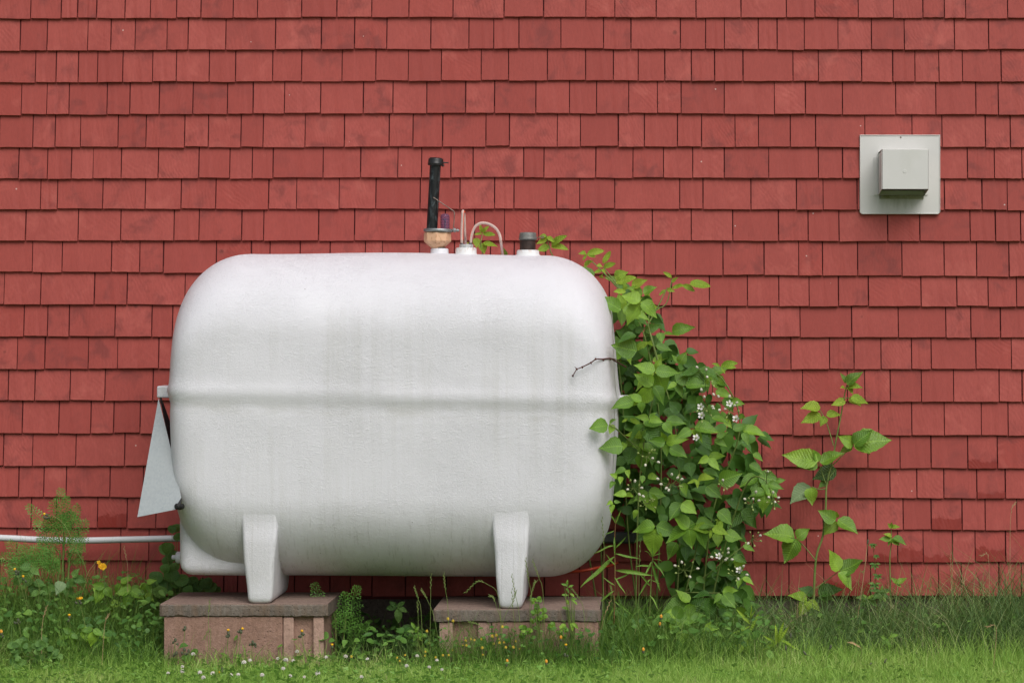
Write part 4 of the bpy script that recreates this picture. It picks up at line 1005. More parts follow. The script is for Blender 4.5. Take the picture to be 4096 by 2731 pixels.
# ------------------------------------------------------------------ tall single bramble cane at the right
def c3(x, y): return (2730 + x / 1.7215, 910 + y / 1.7215)
def c6(x, y): return (2730 + x / 1.7215, 1820 + y / 1.7215)
rc_ = thing('bramble_shoot', 'tall single bramble shoot with broad leaves against the bare red wall', 'bramble', W(*c6(905, 1030), .16))
D = .16
mb = MB()
stem_tube(mb, [W(*c6(900, 1090), D), W(*c6(918, 720), D), W(*c6(965, 560), D), W(*c6(985, 380), D), W(*c6(990, 230), D), W(*c6(1003, 150), D), W(*c6(1030, 50), D), W(*c3(1060, 1450), D), W(*c3(1090, 1300), D), W(*c3(1112, 1170), D), W(*c3(1130, 1085), D)], .0048, .0022, 8)
for a in ([c3(1040,1500), c3(990,1340), c3(940,1245)], [c6(1030,75), c3(1110,1560), c3(1180,1500)], [c6(985,190), c6(940,60), c6(938,45)], [c6(985,230), c6(940,235), c6(890,215)], [c6(915,720), c6(850,640), c6(785,575)], [c6(915,915), c6(1000,855), c6(1075,800)], [c6(905,990), c6(880,995), c6(860,995)], [c6(975,500), c6(1010,470), c6(1050,440)], [c3(1112,1180), c3(1135,1172), c3(1150,1170)], [c6(1000,170), c6(1030,130), c6(1050,105)]):
    stem_tube(mb, [W(*q, D + .01) for q in a], .0022, .0014, 6)
part('cane', mb, M['stem'], rc_)
for F, a, b, k in [(c3,(1130,1080),(1232,983),'m'),(c3,(1125,1070),(1093,998),'m'),(c3,(1140,1092),(1238,1090),'y'),(c3,(1140,1095),(1175,1140),'y'),(c3,(1120,1105),(1088,1100),'y'),(c3,(1150,1170),(1232,1228),'y'),(c3,(1160,1165),(1280,1208),'y'),(c3,(1120,1190),(1025,1220),'y'),
  (c3,(950,1238),(812,1238),'yr'),(c3,(950,1285),(815,1340),'y'),(c3,(985,1300),(948,1368),'yr'),(c3,(990,1290),(1095,1278),'y'),(c3,(1175,1500),(1080,1432),'br'),(c3,(1180,1495),(1302,1388),'br'),(c3,(1190,1495),(1440,1440),'br'),(c3,(1180,1500),(1298,1558),'b'),(c3,(1170,1505),(1080,1548),'b'),
  (c6,(935,40),(685,-8),'b'),(c6,(930,45),(792,72),'br'),(c6,(945,50),(1115,-22),'b'),(c6,(940,40),(905,-40),'b'),(c6,(1060,98),(893,160),'dr'),(c6,(1000,170),(935,225),'d'),(c6,(880,212),(737,328),'pr'),(c6,(890,220),(888,345),'mr'),
  (c6,(1055,450),(938,378),'br'),(c6,(1060,455),(972,548),'br'),(c6,(1070,440),(1212,535),'br'),(c6,(1060,430),(1062,390),'y'),(c6,(775,560),(568,520),'br'),(c6,(785,570),(873,503),'br'),(c6,(790,575),(692,740),'br'),(c6,(1075,795),(1018,648),'br'),(c6,(1085,800),(1240,715),'br'),(c6,(1075,805),(1178,920),'br'),
  (c6,(860,990),(738,952),'y'),(c6,(855,1000),(808,1108),'yr'),(c6,(870,1000),(948,1072),'y'),(c6,(900,960),(800,905),'dr'),(c6,(930,950),(1105,905),'d'),(c6,(940,960),(1010,1010),'d'),(c6,(960,940),(1040,1000),'d')]:
    mt = 'leaf_pale' if k[0] == 'p' else {'y': 'leaf_young', 'b': 'leaf', 'm': 'leaf', 'd': 'leaf_dark'}[k[0]]
    dd = D + rnd.uniform(.0, .04)
    if k[0] == 'd': dd = D - .03
    add_leaf(rc_, W(*F(*a), dd), W(*F(*b), dd + rnd.uniform(0, .03)), mt, 'ovate', (1.3 if 'r' in k else 1.0) * rnd.uniform(.95, 1.08), hint(.6, .8, .22))

# ------------------------------------------------------------------ small plants on the right
sp = thing('seedling', 'small upright seedling with a leaf crown right of the tall bramble shoot', 'seedling', W(*c6(1432, 1010), .13))
mb = MB(); stem_tube(mb, [W(*c6(1435, 1100), .13), W(*c6(1430, 850), .13), W(*c6(1428, 700), .13), W(*c6(1440, 590), .13), W(*c6(1436, 495), .13)], .0030, .0015); stem_tube(mb, [W(*c6(1430, 985), .13), W(*c6(1450, 930), .14), W(*c6(1472, 880), .14)], .0014, .001); part('stem', mb, M['stem'], sp)
for a, b in (((1440,575),(1353,574)),((1440,575),(1412,620)),((1445,570),(1510,605)),((1440,580),(1500,620)),((1450,565),(1548,606)),((1440,560),(1388,535)),((1438,500),(1414,466)),((1440,495),(1497,488)),((1438,500),(1440,460)),((1474,880),(1438,838)),((1476,878),(1545,842)),((1474,882),(1508,908))):
    add_leaf(sp, W(*c6(*a), .14), W(*c6(*b), .15), 'leaf_young' if b[1] < 560 else 'leaf', 'ovate', 1.0, hint(.6, .8, .2))
vi = thing('creeper_vine', 'thin creeper with curling tip between the two upright shoots on the right', 'vine', W(*c6(1335, 960), .10))
mb = MB(); stem_tube(mb, [W(*c6(1340, 1090), .1), W(*c6(1332, 900), .1), W(*c6(1328, 760), .1), W(*c6(1318, 680), .1), W(*c6(1312, 600), .1)], .0020, .0010); stem_tube(mb, [W(*c6(1318, 660), .1), W(*c6(1335, 610), .1), W(*c6(1360, 600), .1)], .0008, .0005, 4); part('stem', mb, M['stem_red'], vi)
for pv, L, n in (((1312,610),28,4),((1335,685),24,3),((1325,750),34,5),((1345,825),32,5),((1325,885),38,5),((1365,935),70,5),((1280,985),80,5)):
    for k in range(n):
        a = R(-90 + (k - (n - 1) / 2) * 50); b = (pv[0] + L * math.cos(a), pv[1] - L * math.sin(a)); add_leaf(vi, W(*c6(*pv), .11), W(*c6(*b), .125), 'leaf_weed', 'narrow', 1.15, hint(.6, .8, .2))

# ------------------------------------------------------------------ lance-leaved weeds
def c5(x, y): return (1365 + x / 1.7215, 1820 + y / 1.7215)
def c4(x, y): return (x / 1.7215, 1820 + y / 1.7215)
def lance_plant(label, F, pts, d, leaves, mat='leaf_lance', red=False, wr=1.0):
    t = thing('lance_leaf_weed', label, 'weed', W(*F(*pts[0]), d)); mb = MB(); stem_tube(mb, [W(*F(*q), d) for q in pts], .0026, .0013); part('stem', mb, M['stem_red' if red else 'stem'], t)
    for a, b in leaves: add_leaf(t, W(*F(*a), d + .005), W(*F(*b), d + rnd.uniform(.0, .05)), mat, 'lance', 1.1 * wr, hint(.5, .8, .3))
lance_plant('tall willow-leaved weed with reddish stem beside the right end of the tank', c5, [(1875,1330),(1880,1100),(1885,800),(1882,600),(1890,440)], .62,
  [((1885,700),(1640,895)),((1885,790),(2140,820)),((1885,680),(2060,705)),((1880,560),(1885,690)),((1880,840),(1960,945)),((1885,620),(1740,660)),((1880,930),(1760,1020)),((1885,860),(2000,800)),((1880,520),(1812,545)),((1890,470),(1850,390)),((1890,470),(1925,380)),((1885,760),(1830,680)),((1880,1000),(2010,1100)),((1884,900),(1800,830)),((1888,640),(1960,560)),((1878,1050),(1820,1160))], 'leaf_lance', True, .85)
lance_plant('bright willow-leaved weed between the tank and the bramble stems', c5, [(2120,1250),(2125,1050),(2135,850),(2145,690)], .55,
  [((2145,700),(2095,650)),((2145,695),(2200,670)),((2145,720),(2230,830)),((2140,730),(2080,840)),((2140,750),(2200,940)),((2145,710),(2205,720)),((2140,760),(2030,760)),((2130,850),(2040,960)),((2135,860),(2200,880)),((2125,960),(2190,1050)),((2140,705),(2150,640)),((2130,900),(2060,820))], 'leaf_lance', False, .9)
lance_plant('yellow-green lance-leaved sprig in the lawn below the bramble', c6, [(462,1260),(462,1180),(468,1110),(475,1050)], .55,
  [((462,1160),(372,1055)),((465,1220),(522,1082)),((462,1180),(340,1222)),((468,1110),(478,1030)),((466,1130),(490,1070))], 'leaf_young', False, 1.35)
lance_plant('spreading yellow-green lance-leaved sprig at the lawn edge left of the shoot', c6, [(650,1360),(648,1310),(650,1280)], .8,
  [((648,1300),(642,1160)),((650,1290),(540,1340)),((655,1290),(725,1180)),((660,1270),(815,1328)),((645,1300),(600,1330)),((655,1280),(700,1150)),((650,1300),(560,1240))], 'leaf_young', False, 1.35)

# ------------------------------------------------------------------ feathery (wild carrot) plants
def frond_mesh(mb, P0, P1, width, r, droop=.1):
    """twice-cut leaf from base P0 to tip P1"""
    ax = P1 - P0; L = ax.length; ax.normalize(); side = ax.cross(Vector((0, -1, .25))).normalized(); nrm = side.cross(ax)
    pts = []
    for i in range(13):
        t = i / 12; pts.append(P0 + ax * L * t + nrm * droop * L * math.sin(t * 2.2) * .5 + side * .02 * L * math.sin(t * 5 + r.random()))
    mb.tube(pts, [.0016 * (1 - .7 * i / 12) for i in range(13)], 4)
    n = 11
    for i in range(n):
        t = .28 + .72 * i / n; q = pts[min(11, int(t * 12))].lerp(pts[min(12, int(t * 12) + 1)], t * 12 % 1)
        pl = width * (1 - ((t - .30) / .72)) ** .8 * r.uniform(.8, 1.1) + .006
        for sg in (-1, 1):
            dr = (side * sg * .8 + ax * .55 + nrm * r.uniform(-.25, .35)).normalized(); pn = dr.cross(nrm).normalized()
            m = max(2, int(pl / .0105))
            for k in range(m):
                u = (k + .5) / m; b = q + dr * pl * u; pl2 = (.017 * (1 - .55 * u)) * r.uniform(.7, 1.2)
                for s2 in (-1, 1):
                    d2 = (pn * s2 * .8 + dr * .7 + nrm * r.uniform(-.3, .3)).normalized(); w = dr * .0026
                    mb.add([b - w, b + d2 * pl2 * .55 - w * .9, b + d2 * pl2, b + d2 * pl2 * .5 + w * 1.2], [(0, 1, 2, 3)])
def carrot(label, F, d, base, fronds, mat, stems=()):
    t = thing('feathery_weed', label, 'weed', W(*F(*base), d)); r = random.Random(len(label))
    mb = MB()
    for s_ in stems: stem_tube(mb, [W(*F(*q), d) for q in s_], .0050, .0026, 7)
    if stems: part('stem', mb, M['stem'], t)
    for a, b, w in fronds:
        mb = MB(); frond_mesh(mb, W(*F(*a), d + r.uniform(-.03, .02)), W(*F(*b), d + r.uniform(-.03, .06)), w, r); part('frond', mb, M[mat], t)
carrot('tall feathery wild carrot plant in front of the white pipe', c4, .34, (435, 900),
  [((435,560),(430,228),.045),((430,640),(375,300),.05),((425,600),(196,340),.040),((440,620),(470,280),.045),((450,640),(548,335),.045),((460,700),(608,450),.05),((470,720),(560,560),.05),((420,700),(250,450),.05),((415,730),(270,560),.05),((400,560),(330,430),.05),((455,520),(500,400),.05),((440,700),(430,420),.055),((470,780),(545,660),.05)],
  'frond', [[(436,920),(432,760),(440,600),(434,420)], [(395,920),(410,740),(412,650)], [(468,920),(475,760),(490,650)]])
carrot('low feathery weed clump at the left edge under the white pipe', c4, .45, (220, 900),
  [((260,850),(60,585),.06),((270,850),(160,610),.06),((290,840),(245,620),.06),((250,860),(10,680),.06),((300,850),(300,640),.055),((320,860),(380,700),.05),((200,860),(90,720),.06),((330,860),(360,640),.05)], 'frond')
carrot('dark feathery weed arching between the two block piers', c4, .66, (2310, 1330),
  [((2310,1320),(2168,872),.060),((2325,1330),(2275,1010),.050)], 'frond', [[(2310,1400),(2312,1200),(2295,1080)]])
carrot('upright dark feathery weed right of the left pier', c5, .70, (18, 1340),
  [((18,1320),(125,890),.058),((10,1330),(35,930),.052),((5,1340),(205,1165),.045)], 'frond', [[(10,1420),(18,1240),(35,1100)]])

# ------------------------------------------------------------------ broad-leaved weeds (left side, under the tank, at the piers)
def broad(name, label, F, base, d, leaves, mat, shape='round', wr=1.0, hgt=None, cat='weed', five=False, size=None, stems=True, group=None):
    t = thing(name, label, cat, W(*F(*base), d), group); mb = MB(); B0 = W(*F(*base), d); B0.z = max(0, min(B0.z, .02)) if B0.z < .3 else B0.z
    for i, (x, y, s_, an) in enumerate(leaves):
        pv = F(x, y); dd = d + rnd.uniform(-.06, .06); P0 = W(pv[0], pv[1], dd)
        if five or size == 'tri':
            tri(t, pv, an, s_ / 1.7215 / 1000, dd, mat, mb, None, shape, five, wr)
        else:
            a = R(an); v = Vector((math.cos(a), -.25, math.sin(a))) * (s_ / 1.7215 / 1000); add_leaf(t, P0 - v * .5, P0 + v * .5, mat, shape, wr, hint(.7, .75, .3))
        if stems:
            top = P0.copy(); mid = top.lerp(B0, .5) + Vector((0, .01, .02)); stem_tube(mb, [B0 + Vector((rnd.uniform(-.02, .02), 0, 0)), mid, top], .0018, .0010, 5)
    if stems: part('stem', mb, M['stem'], t)
    return t
r_ = random.Random(5)
ivy = [(1150,640,80,-70),(1135,650,70,-110),(1185,690,75,-90),(1160,720,70,-60),(1215,500,55,-80),(1185,510,50,-120),(1225,560,50,-60),(1080,840,80,-100),(1120,880,80,-60),(1075,900,75,-120),(1180,830,85,-80),(1210,880,80,-40),(1150,900,80,-100),(1250,860,80,-80),(1290,880,75,-60),(1240,920,80,-110),(1330,870,70,-80),(1370,900,75,-50),(1300,930,70,-90),(1390,930,80,-70),(1340,940,70,-100),(1140,780,65,-90),(1200,770,60,-60),(1100,940,80,-90),(1420,880,70,-60),(1450,910,70,-70),(1490,930,55,-40),(1060,960,80,-90)]
broad('round_leaf_weed', 'leggy weed with round dark leaves behind the left end of the tank', c4, (1180, 1000), .42, ivy, 'leaf_weed', 'round', 1.25)
broad('bramble_seedling', 'leafy bramble seedling beside the left pier near the buttercup', c4, (840, 1050), .5, [(720,910,110,-120),(830,880,105,-50),(900,930,115,-100),(960,900,100,-70),(760,1030,95,-70),(1010,880,80,-60),(1000,950,100,-110),(690,950,80,-150)], 'leaf', 'ovate', 1.15, size='tri')
broad('bramble_seedling', 'bramble seedling with one pale upturned leaf under the wild carrot', c4, (380, 1060), .52, [(230,870,95,-80),(215,770,100,-110),(330,900,90,-100),(500,840,90,-20),(450,900,90,-60),(270,940,80,-90),(150,830,80,-140)], 'leaf_weed', 'ovate', 1.3, size='tri')
pl_ = [o for o in bpy.data.objects if o.get('label') == 'bramble seedling with one pale upturned leaf under the wild carrot'][0]
add_leaf(pl_, C(4, 432, 868, .6), C(4, 385, 955, .63), 'leaf_pale', 'ovate', 1.35, Vector((.1, -1, .2)))
broad('strawberry_leaf_weed', 'three-leaved weed in the lawn left of the left pier', c4, (570, 1330), .85, [(560,1200,95,-60),(640,1200,95,-100),(520,1260,80,-80),(700,1240,75,-70),(490,1220,70,-140)], 'leaf', 'ovate', 1.2, size='tri')
broad('clover_patch', 'patch of blue-green clover leaves at the lower left lawn corner', c4, (260, 1440), 1.0, [(r_.uniform(100,400), r_.uniform(1290,1460), r_.uniform(38,60), r_.uniform(-180,180)) for _ in range(26)], 'leaf_weed', 'round', 1.2, size='tri')
broad('creeper_plant', 'five-leaved creeper in the dark gap between the two piers', c5, (420, 1330), .5, [(385,1040,90,-90),(450,1290,80,-60),(335,1250,85,-120),(480,1200,70,-50),(420,1330,80,-80),(300,1330,80,-100),(380,1260,70,-90)], 'leaf_weed', 'narrow', 1.3, five=True)
broad('clover_sprig', 'tall clover sprig in front of the right slab edge', c5, (1370, 1300), .96, [(1345,985,24,-60),(1360,1000,24,80),(1330,1005,24,150),(1350,1060,26,-80),(1385,1075,26,30),(1335,1085,26,160),(1365,1110,26,-60),(1395,1110,24,0),(1345,1045,24,90),(1320,1130,26,-100),(1440,1160,26,-60),(1455,1170,24,60),(1270,1205,30,100),(1250,1230,28,-120),(1290,1210,26,0),(1520,1190,28,60),(1500,1210,28,-60),(1540,1200,26,0),(1530,1240,26,-90),(1250,1190,26,160)], 'leaf', 'round', 1.2, size='tri')
broad('leafy_weed', 'small upright weed with jagged leaves right of the clover sprig', c5, (1600, 1310), .95, [(1555,880,40,80),(1535,890,36,150),(1580,900,36,30),(1560,930,34,-60),(1590,960,36,-30),(1540,960,40,170),(1545,1050,45,160),(1600,990,40,20),(1610,1010,40,-40),(1530,1130,50,170),(1610,1170,50,-40),(1580,1100,45,140),(1590,1180,50,-70),(1560,1010,36,120)], 'leaf', 'narrow', 1.1)
broad('leafy_weed', 'bushy weed with ragged leaves left of the right pier', c5, (545, 1360), .88, [(495,1170,45,120),(520,1200,45,60),(480,1210,45,170),(560,1240,40,30),(540,1260,45,-30),(600,1290,40,20),(510,1250,50,-120),(590,1340,45,-30),(640,1330,40,40),(560,1320,50,-100),(620,1380,40,0)], 'leaf', 'narrow', 1.2)
broad('geranium_weed', 'bright weed with rounded jagged leaves in front of the bramble', c5, (2290, 1310), .75, [(2280,1100,75,-60),(2320,1080,75,60),(2260,1150,70,-140),(2340,1130,70,-20),(2300,1180,70,-90),(2345,1250,75,-60),(2240,1120,55,150)], 'leaf', 'round', 1.3)
broad('creeper_plant', 'five-leaved creeper at the foot of the wall right of the tall shoot', c6, (1290, 1080), .12, [(1275,985,75,-90),(1365,940,70,-60),(1410,1170,55,-40)], 'leaf', 'narrow', 1.2, five=True)
broad('leafy_weed', 'small jagged weed on the lawn in front of the long grass on the right', c6, (1420, 1330), .7, [(1440,1250,55,60),(1400,1280,60,-150),(1460,1240,50,20),(1420,1300,60,-60),(1390,1260,50,140)], 'leaf', 'narrow', 1.15)
broad('leafy_weed', 'low leafy weed on the lawn under the lance-leaved sprigs', c6, (420, 1370), .8, [(390,1310,60,170),(430,1320,60,20),(460,1340,60,-30),(400,1340,60,-130),(440,1300,50,80)], 'leaf_young', 'narrow', 1.1)
broad('leafy_weed', 'leafy weed at the foot of the bramble beside the pale bud', c6, (200, 1260), .72, [(40,1130,60,80),(25,1150,60,170),(60,1150,60,10),(180,1170,60,60),(220,1190,60,10),(160,1200,60,160),(250,1230,60,-20),(120,1230,70,-150),(90,1280,70,-100),(190,1260,60,-70)], 'leaf', 'ovate', 1.1)

# ------------------------------------------------------------------ flowers in the grass
mb = MB()
for k in range(26):
    t = math.acos(1 - 1.55 * (k + .5) / 26); a = k * 2.39996; v = Vector((math.sin(t) * math.cos(a), math.sin(t) * math.sin(a), math.cos(t)))
    mb.tube([v * .003, v * .0075 + Vector((0, 0, .0008)), v * .0098], [.0010, .0021, .0009], 5)
CLV = mb.mesh('flower_head', M['clover_head'])
def ground_flower(name, label, group, F, x, y, d, me_list, lean=0.0, bend=None, stem='stem', r0=.0014, cat='flower'):
    P = W(*F(x, y), d); base = Vector((P.x + lean, P.y + .01, 0.0))
    t = thing(name, label, cat, base, group); mb = MB()
    pts = [base] + ([W(*F(*q), d) for q in bend] if bend else [base.lerp(P, .55) + Vector((rnd.uniform(-.008, .008), 0, 0))]) + [P]
    stem_tube(mb, pts, r0, r0 * .7, 6); part('stalk', mb, M[stem], t)
    for nm, me, off, sc, dirv in me_list:
        q = Vector(dirv).normalized().to_track_quat('Z', 'Y').to_matrix().to_4x4()
        put(nm, me, t, Matrix.Translation(P + Vector(off)) @ q @ Matrix.Diagonal((sc, sc, sc, 1)))
    return t
for (k, x, y) in [(4,1157,1500),(4,1255,1455),(4,1257,1487),(4,1376,1496),(4,1465,1503),(4,1588,1515),(4,1680,1427),(4,1722,1412),(4,1912,1400),(4,1950,1468),(4,1968,1410),(4,2045,1352),(4,2187,1500),(4,2245,1390),(4,2095,1527),(4,2020,1415),(4,1330,1370),(4,1998,1520),(4,1640,1510),(4,1805,1512),(4,1400,1530),(5,522,1382),(5,180,1405),(5,658,1412),(5,450,1450),(5,605,1458),(5,693,1475),(5,140,1525),(5,30,1385)]:
    F = c4 if k == 4 else c5
    left = F is c4
    ground_flower('white_clover', 'white clover head in the lawn in front of the left pier' if left else 'white clover head in the lawn between the two piers', 'white clover before the left pier' if left else 'white clover between the piers', F, x, y, min(1.45, max(.95, 10 * (1 - 1.158 / ((F(x, y)[1] - 1340) / 1000)))), [('flower_head', CLV, (0, 0, 0), rnd.uniform(.6, .95) * (1.0 if left else .85), (rnd.uniform(-.3, .3), rnd.uniform(-.4, .1), 1))], rnd.uniform(-.02, .02))
mb = MB(); mb.lathe((0, 0, 0), (0, 0, 1), [(.0015, -.004), (.0042, -.002), (.0046, .002), (.0040, .006), (.003, .008)], 9); HB = mb.mesh('green_bud', M['hairy'])
mb = MB(); mb.lathe((0, 0, .006), (0, 0, 1), [(.0030, 0), (.0042, .003), (.0048, .006), (.002, .0075)], 9); HY = mb.mesh('petal_tuft', M['yellow'])
mb = MB(); mb.lathe((0, 0, .004), (0, 0, 1), [(.0030, 0), (.0050, .004), (.0046, .008), (.0025, .012)], 9); HO = mb.mesh('petal_tuft', M['orange_petal'])
HOPEN = petal_flower('petal_fan', 11, .010, .0013, 'yellow')
def hawk(label, F, x, y, d, nb=3, tuft='y', lean=0.0, bend=None, group=None, up=(0, -.2, 1), open_=False):
    L = [('green_bud', HB, (0, 0, 0), 1.1, up)]
    if tuft: L.append(('petal_tuft', HY if tuft == 'y' else HO, (0, 0, 0), 1.1, up))
    if open_: L.append(('petal_fan', HOPEN, (0, 0, .010), 1.2, up))
    for i in range(nb): L.append(('green_bud', HB, (rnd.uniform(-.012, .012), rnd.uniform(-.006, .006), -rnd.uniform(.004, .014)), .85, (rnd.uniform(-.8, .8), -.3, .8)))
    return ground_flower('hawkweed', label, group, F, x, y, d, L, lean, bend)
hawk('tall arching hawkweed with a yellow bud over the wild carrot', c4, 325, 412, .50, 5, 'y', 0, [(590, 880), (520, 640), (450, 490), (380, 425)], up=(-1, -.2, .4))
hawk('open yellow hawkweed left of the left pier', c4, 548, 1005, .78, 4, 'y', 0, [(590, 1230), (570, 1100)], open_=True)
hawk('hawkweed bud leaning at the far left under the white pipe', c4, 112, 800, .62, 3, 'y', .1, None, up=(-.5, -.2, .8))
hawk('small yellow hawkweed bud below the leaning one at the far left', c4, 160, 852, .66, 1, 'y', .06)
hawk('closed hawkweed low at the left beside tall grass', c4, 125, 1140, .85, 4, None, .03)
hawk('orange hawkweed bud at the left picture edge', c4, 10, 1232, .95, 1, 'o', .02)
hawk('yellow hawkweed bud above the three-leaved weed', c4, 478, 1118, .82, 1, 'y')
hawk('slim hawkweed among the three-leaved weed leaves', c4, 628, 1215, .90, 3, 'y')
for x, y, t_ in ((1275,1190,0),(1208,1275,0),(1270,1340,0),(1300,1350,0),(1215,1365,0)):
    hawk('closed grey-green hawkweed bud before the left part of the left pier', c4, x, y, 1.02, 1 if t_ else 2, None, rnd.uniform(-.02, .02), None, 'closed hawkweed before the left pier')
hawk('yellow-tipped hawkweed before the middle of the left pier', c4, 1572, 1222, 1.0, 4, 'y', .01)
hawk('hawkweed with yellow side bud just left of the block joint', c4, 1655, 1205, 1.0, 5, 'y', -.02, None, up=(.7, -.2, .6))
hawk('fat cluster of closed hawkweed buds at the block joint', c4, 1740, 1290, 1.03, 7, None, .01)
hawk('yellow-tipped hawkweed before the ribbed end of the left pier', c4, 2080, 1228, 1.0, 4, 'y', .03)
hawk('short hawkweed with yellow tip low in front of the left pier', c4, 1512, 1512, 1.12, 3, 'y')
hawk('dark closed hawkweed low before the left pier', c4, 1532, 1475, 1.1, 3, None)
hawk('small yellow bud at the right edge of the left pier', c4, 2287, 1322, .95, 0, 'y')
hawk('large orange bud below the bramble bush', c5, 2203, 1128, .82, 0, 'o', .05)
hawk('small pale orange bud under the large orange bud', c5, 2195, 1180, .84, 0, 'o', .04)
hawk('orange bud in the lawn right of the right pier', c5, 2080, 1355, .98, 0, 'o', .03)
hawk('orange bud low in the lawn before the right pier', c5, 1142, 1435, 1.1, 1, 'o', .02)
hawk('pale orange bud in the lawn under the clover sprig', c5, 1412, 1438, 1.1, 0, 'o')
hawk('dark-tipped yellow bud before the right end of the right pier', c5, 1547, 1323, 1.02, 1, 'y')
hawk('pale bud above the dark-tipped one at the right pier', c5, 1513, 1272, 1.0, 0, 'o')
hawk('withered bud below the dark-tipped one at the right pier', c5, 1540, 1378, 1.04, 1, None)
bc = thing('buttercup', 'open yellow buttercup beside a smaller one near the left pier', 'flower', W(*c4(700, 1000), .5))
mb = MB()
for q in ((708, 770), (680, 737)): stem_tube(mb, [W(*c4(720, 1000), .5), W(*c4(q[0] + 12, 880), .5), W(*c4(*q), .5)], .0013, .001, 5)
part('stalk', mb, M['stem'], bc)
BCM = petal_flower('flower', 5, .012, .0058, 'yellow')
for q, k in (((710, 768), 1.15), ((694, 760), .85), ((680, 737), .62)):
    put('flower', BCM, bc, Matrix.Translation(W(*c4(*q), .51)) @ Vector((rnd.uniform(-.2, .2), -1, .5)).to_track_quat('Z', 'Y').to_matrix().to_4x4() @ Matrix.Diagonal((k, k, k, 1)))
mb = MB()
for k in range(14):
    t = math.acos(1 - 1.7 * (k + .5) / 14); a = k * 2.39996; v = Vector((math.sin(t) * math.cos(a), math.sin(t) * math.sin(a), math.cos(t) * 1.25)); mb.tube([v * .0015, v * .0042], [.0012, .0011], 4)
MED = mb.mesh('flower_head', M['yellow_pale'])
for (x, y) in [(895,1265),(917,1272),(965,1265),(970,1325),(1040,1245),(1068,1238),(1050,1297),(1090,1290),(1120,1288),(1110,1180),(1200,1280),(1185,1320),(1133,1322),(1230,1330),(840,1310),(857,1275),(862,1308),(765,1340),(975,1373),(590,1210),(580,1352),(577,1380),(650,1390),(440,1375),(385,1393),(403,1415),(70,1385),(735,1125),(770,1140),(740,1375),(700,1375),(1085,1265)]:
    ground_flower('yellow_trefoil', 'tiny round yellow trefoil head in the grass around the right pier', 'yellow trefoil around the right pier', c5, x, y, rnd.uniform(.95, 1.05), [('flower_head', MED, (0, 0, 0), rnd.uniform(.85, 1.25), (rnd.uniform(-.4, .4), -.3, 1))], rnd.uniform(-.02, .02), None, 'stem', .0009)
# plantain and dandelion stalks on the right lawn
for i, (a, b, lab) in enumerate([((712,1330),(712,1560),'thin grey-headed stalk rising from the right lawn, leftmost one'),((745,1245),(735,1560),'tallest grey-headed stalk standing in the right lawn'),((1018,1325),(930,1560),'grey-headed stalk leaning right in the right lawn'),((845,1365),(940,1490),'grey-headed stalk leaning left in the right lawn'),((1285,1440),(1180,1500),'bowed grey-headed stalk low in the right lawn'),((1395,1420),(1330,1560),'rightmost grey-headed stalk leaning in the right lawn'),((1275,600),(1185,1000),'tall thin dead stalk beside the creeper vine')]):
    d = 1.0 if i < 6 else .2
    t = thing('seed_stalk', lab, 'stalk', W(*c6(*b), d)); mb = MB(); P, Q = W(*c6(*a), d), W(*c6(*b), d); Q.z = min(Q.z, .02)
    stem_tube(mb, [Q, Q.lerp(P, .6) + Vector((.004, 0, .012)), P], .0016, .0012, 6); part('stalk', mb, M['stem' if i < 6 else 'straw'], t)
    q = (P - Q).normalized().to_track_quat('Z', 'Y').to_matrix().to_4x4(); put('seed_head', HB, t, Matrix.Translation(P) @ q @ Matrix.Diagonal((.9, .9, 1.5, 1)))

# ------------------------------------------------------------------ flowering grass stalks one can tell apart
def spikelet(mb, sp, n0, r):
    for i in range(n0, len(sp)):
        t = (sp[min(i + 1, len(sp) - 1)] - sp[i - 1]).normalized(); sd = t.cross(Vector((0, 1, 0))).normalized() * (1 if i % 2 else -1)
        mb.tube([sp[i], sp[i] + (t * .8 + sd * .35) * .006, sp[i] + (t + sd * .3) * .011], [.0006, .0013, .0003], 4)
def stalk(label, F, pts, d, mat='stem', group=None):
    P = [W(*F(*q), d) for q in pts]; P[0].z = min(P[0].z, .0) if P[0].z < .2 else P[0].z
    t = thing('grass_stalk', label, 'grass stalk', P[0], group); mb = MB(); sp = spline(P, 8); mb.tube(sp, [.0011 - .0005 * i / len(sp) for i in range(len(sp))], 5); part('stem', mb, M[mat], t)
    mb = MB(); spikelet(mb, sp, int(len(sp) * .66), rnd); part('seed_head', mb, M['stem' if mat == 'stem' else 'straw'], t)
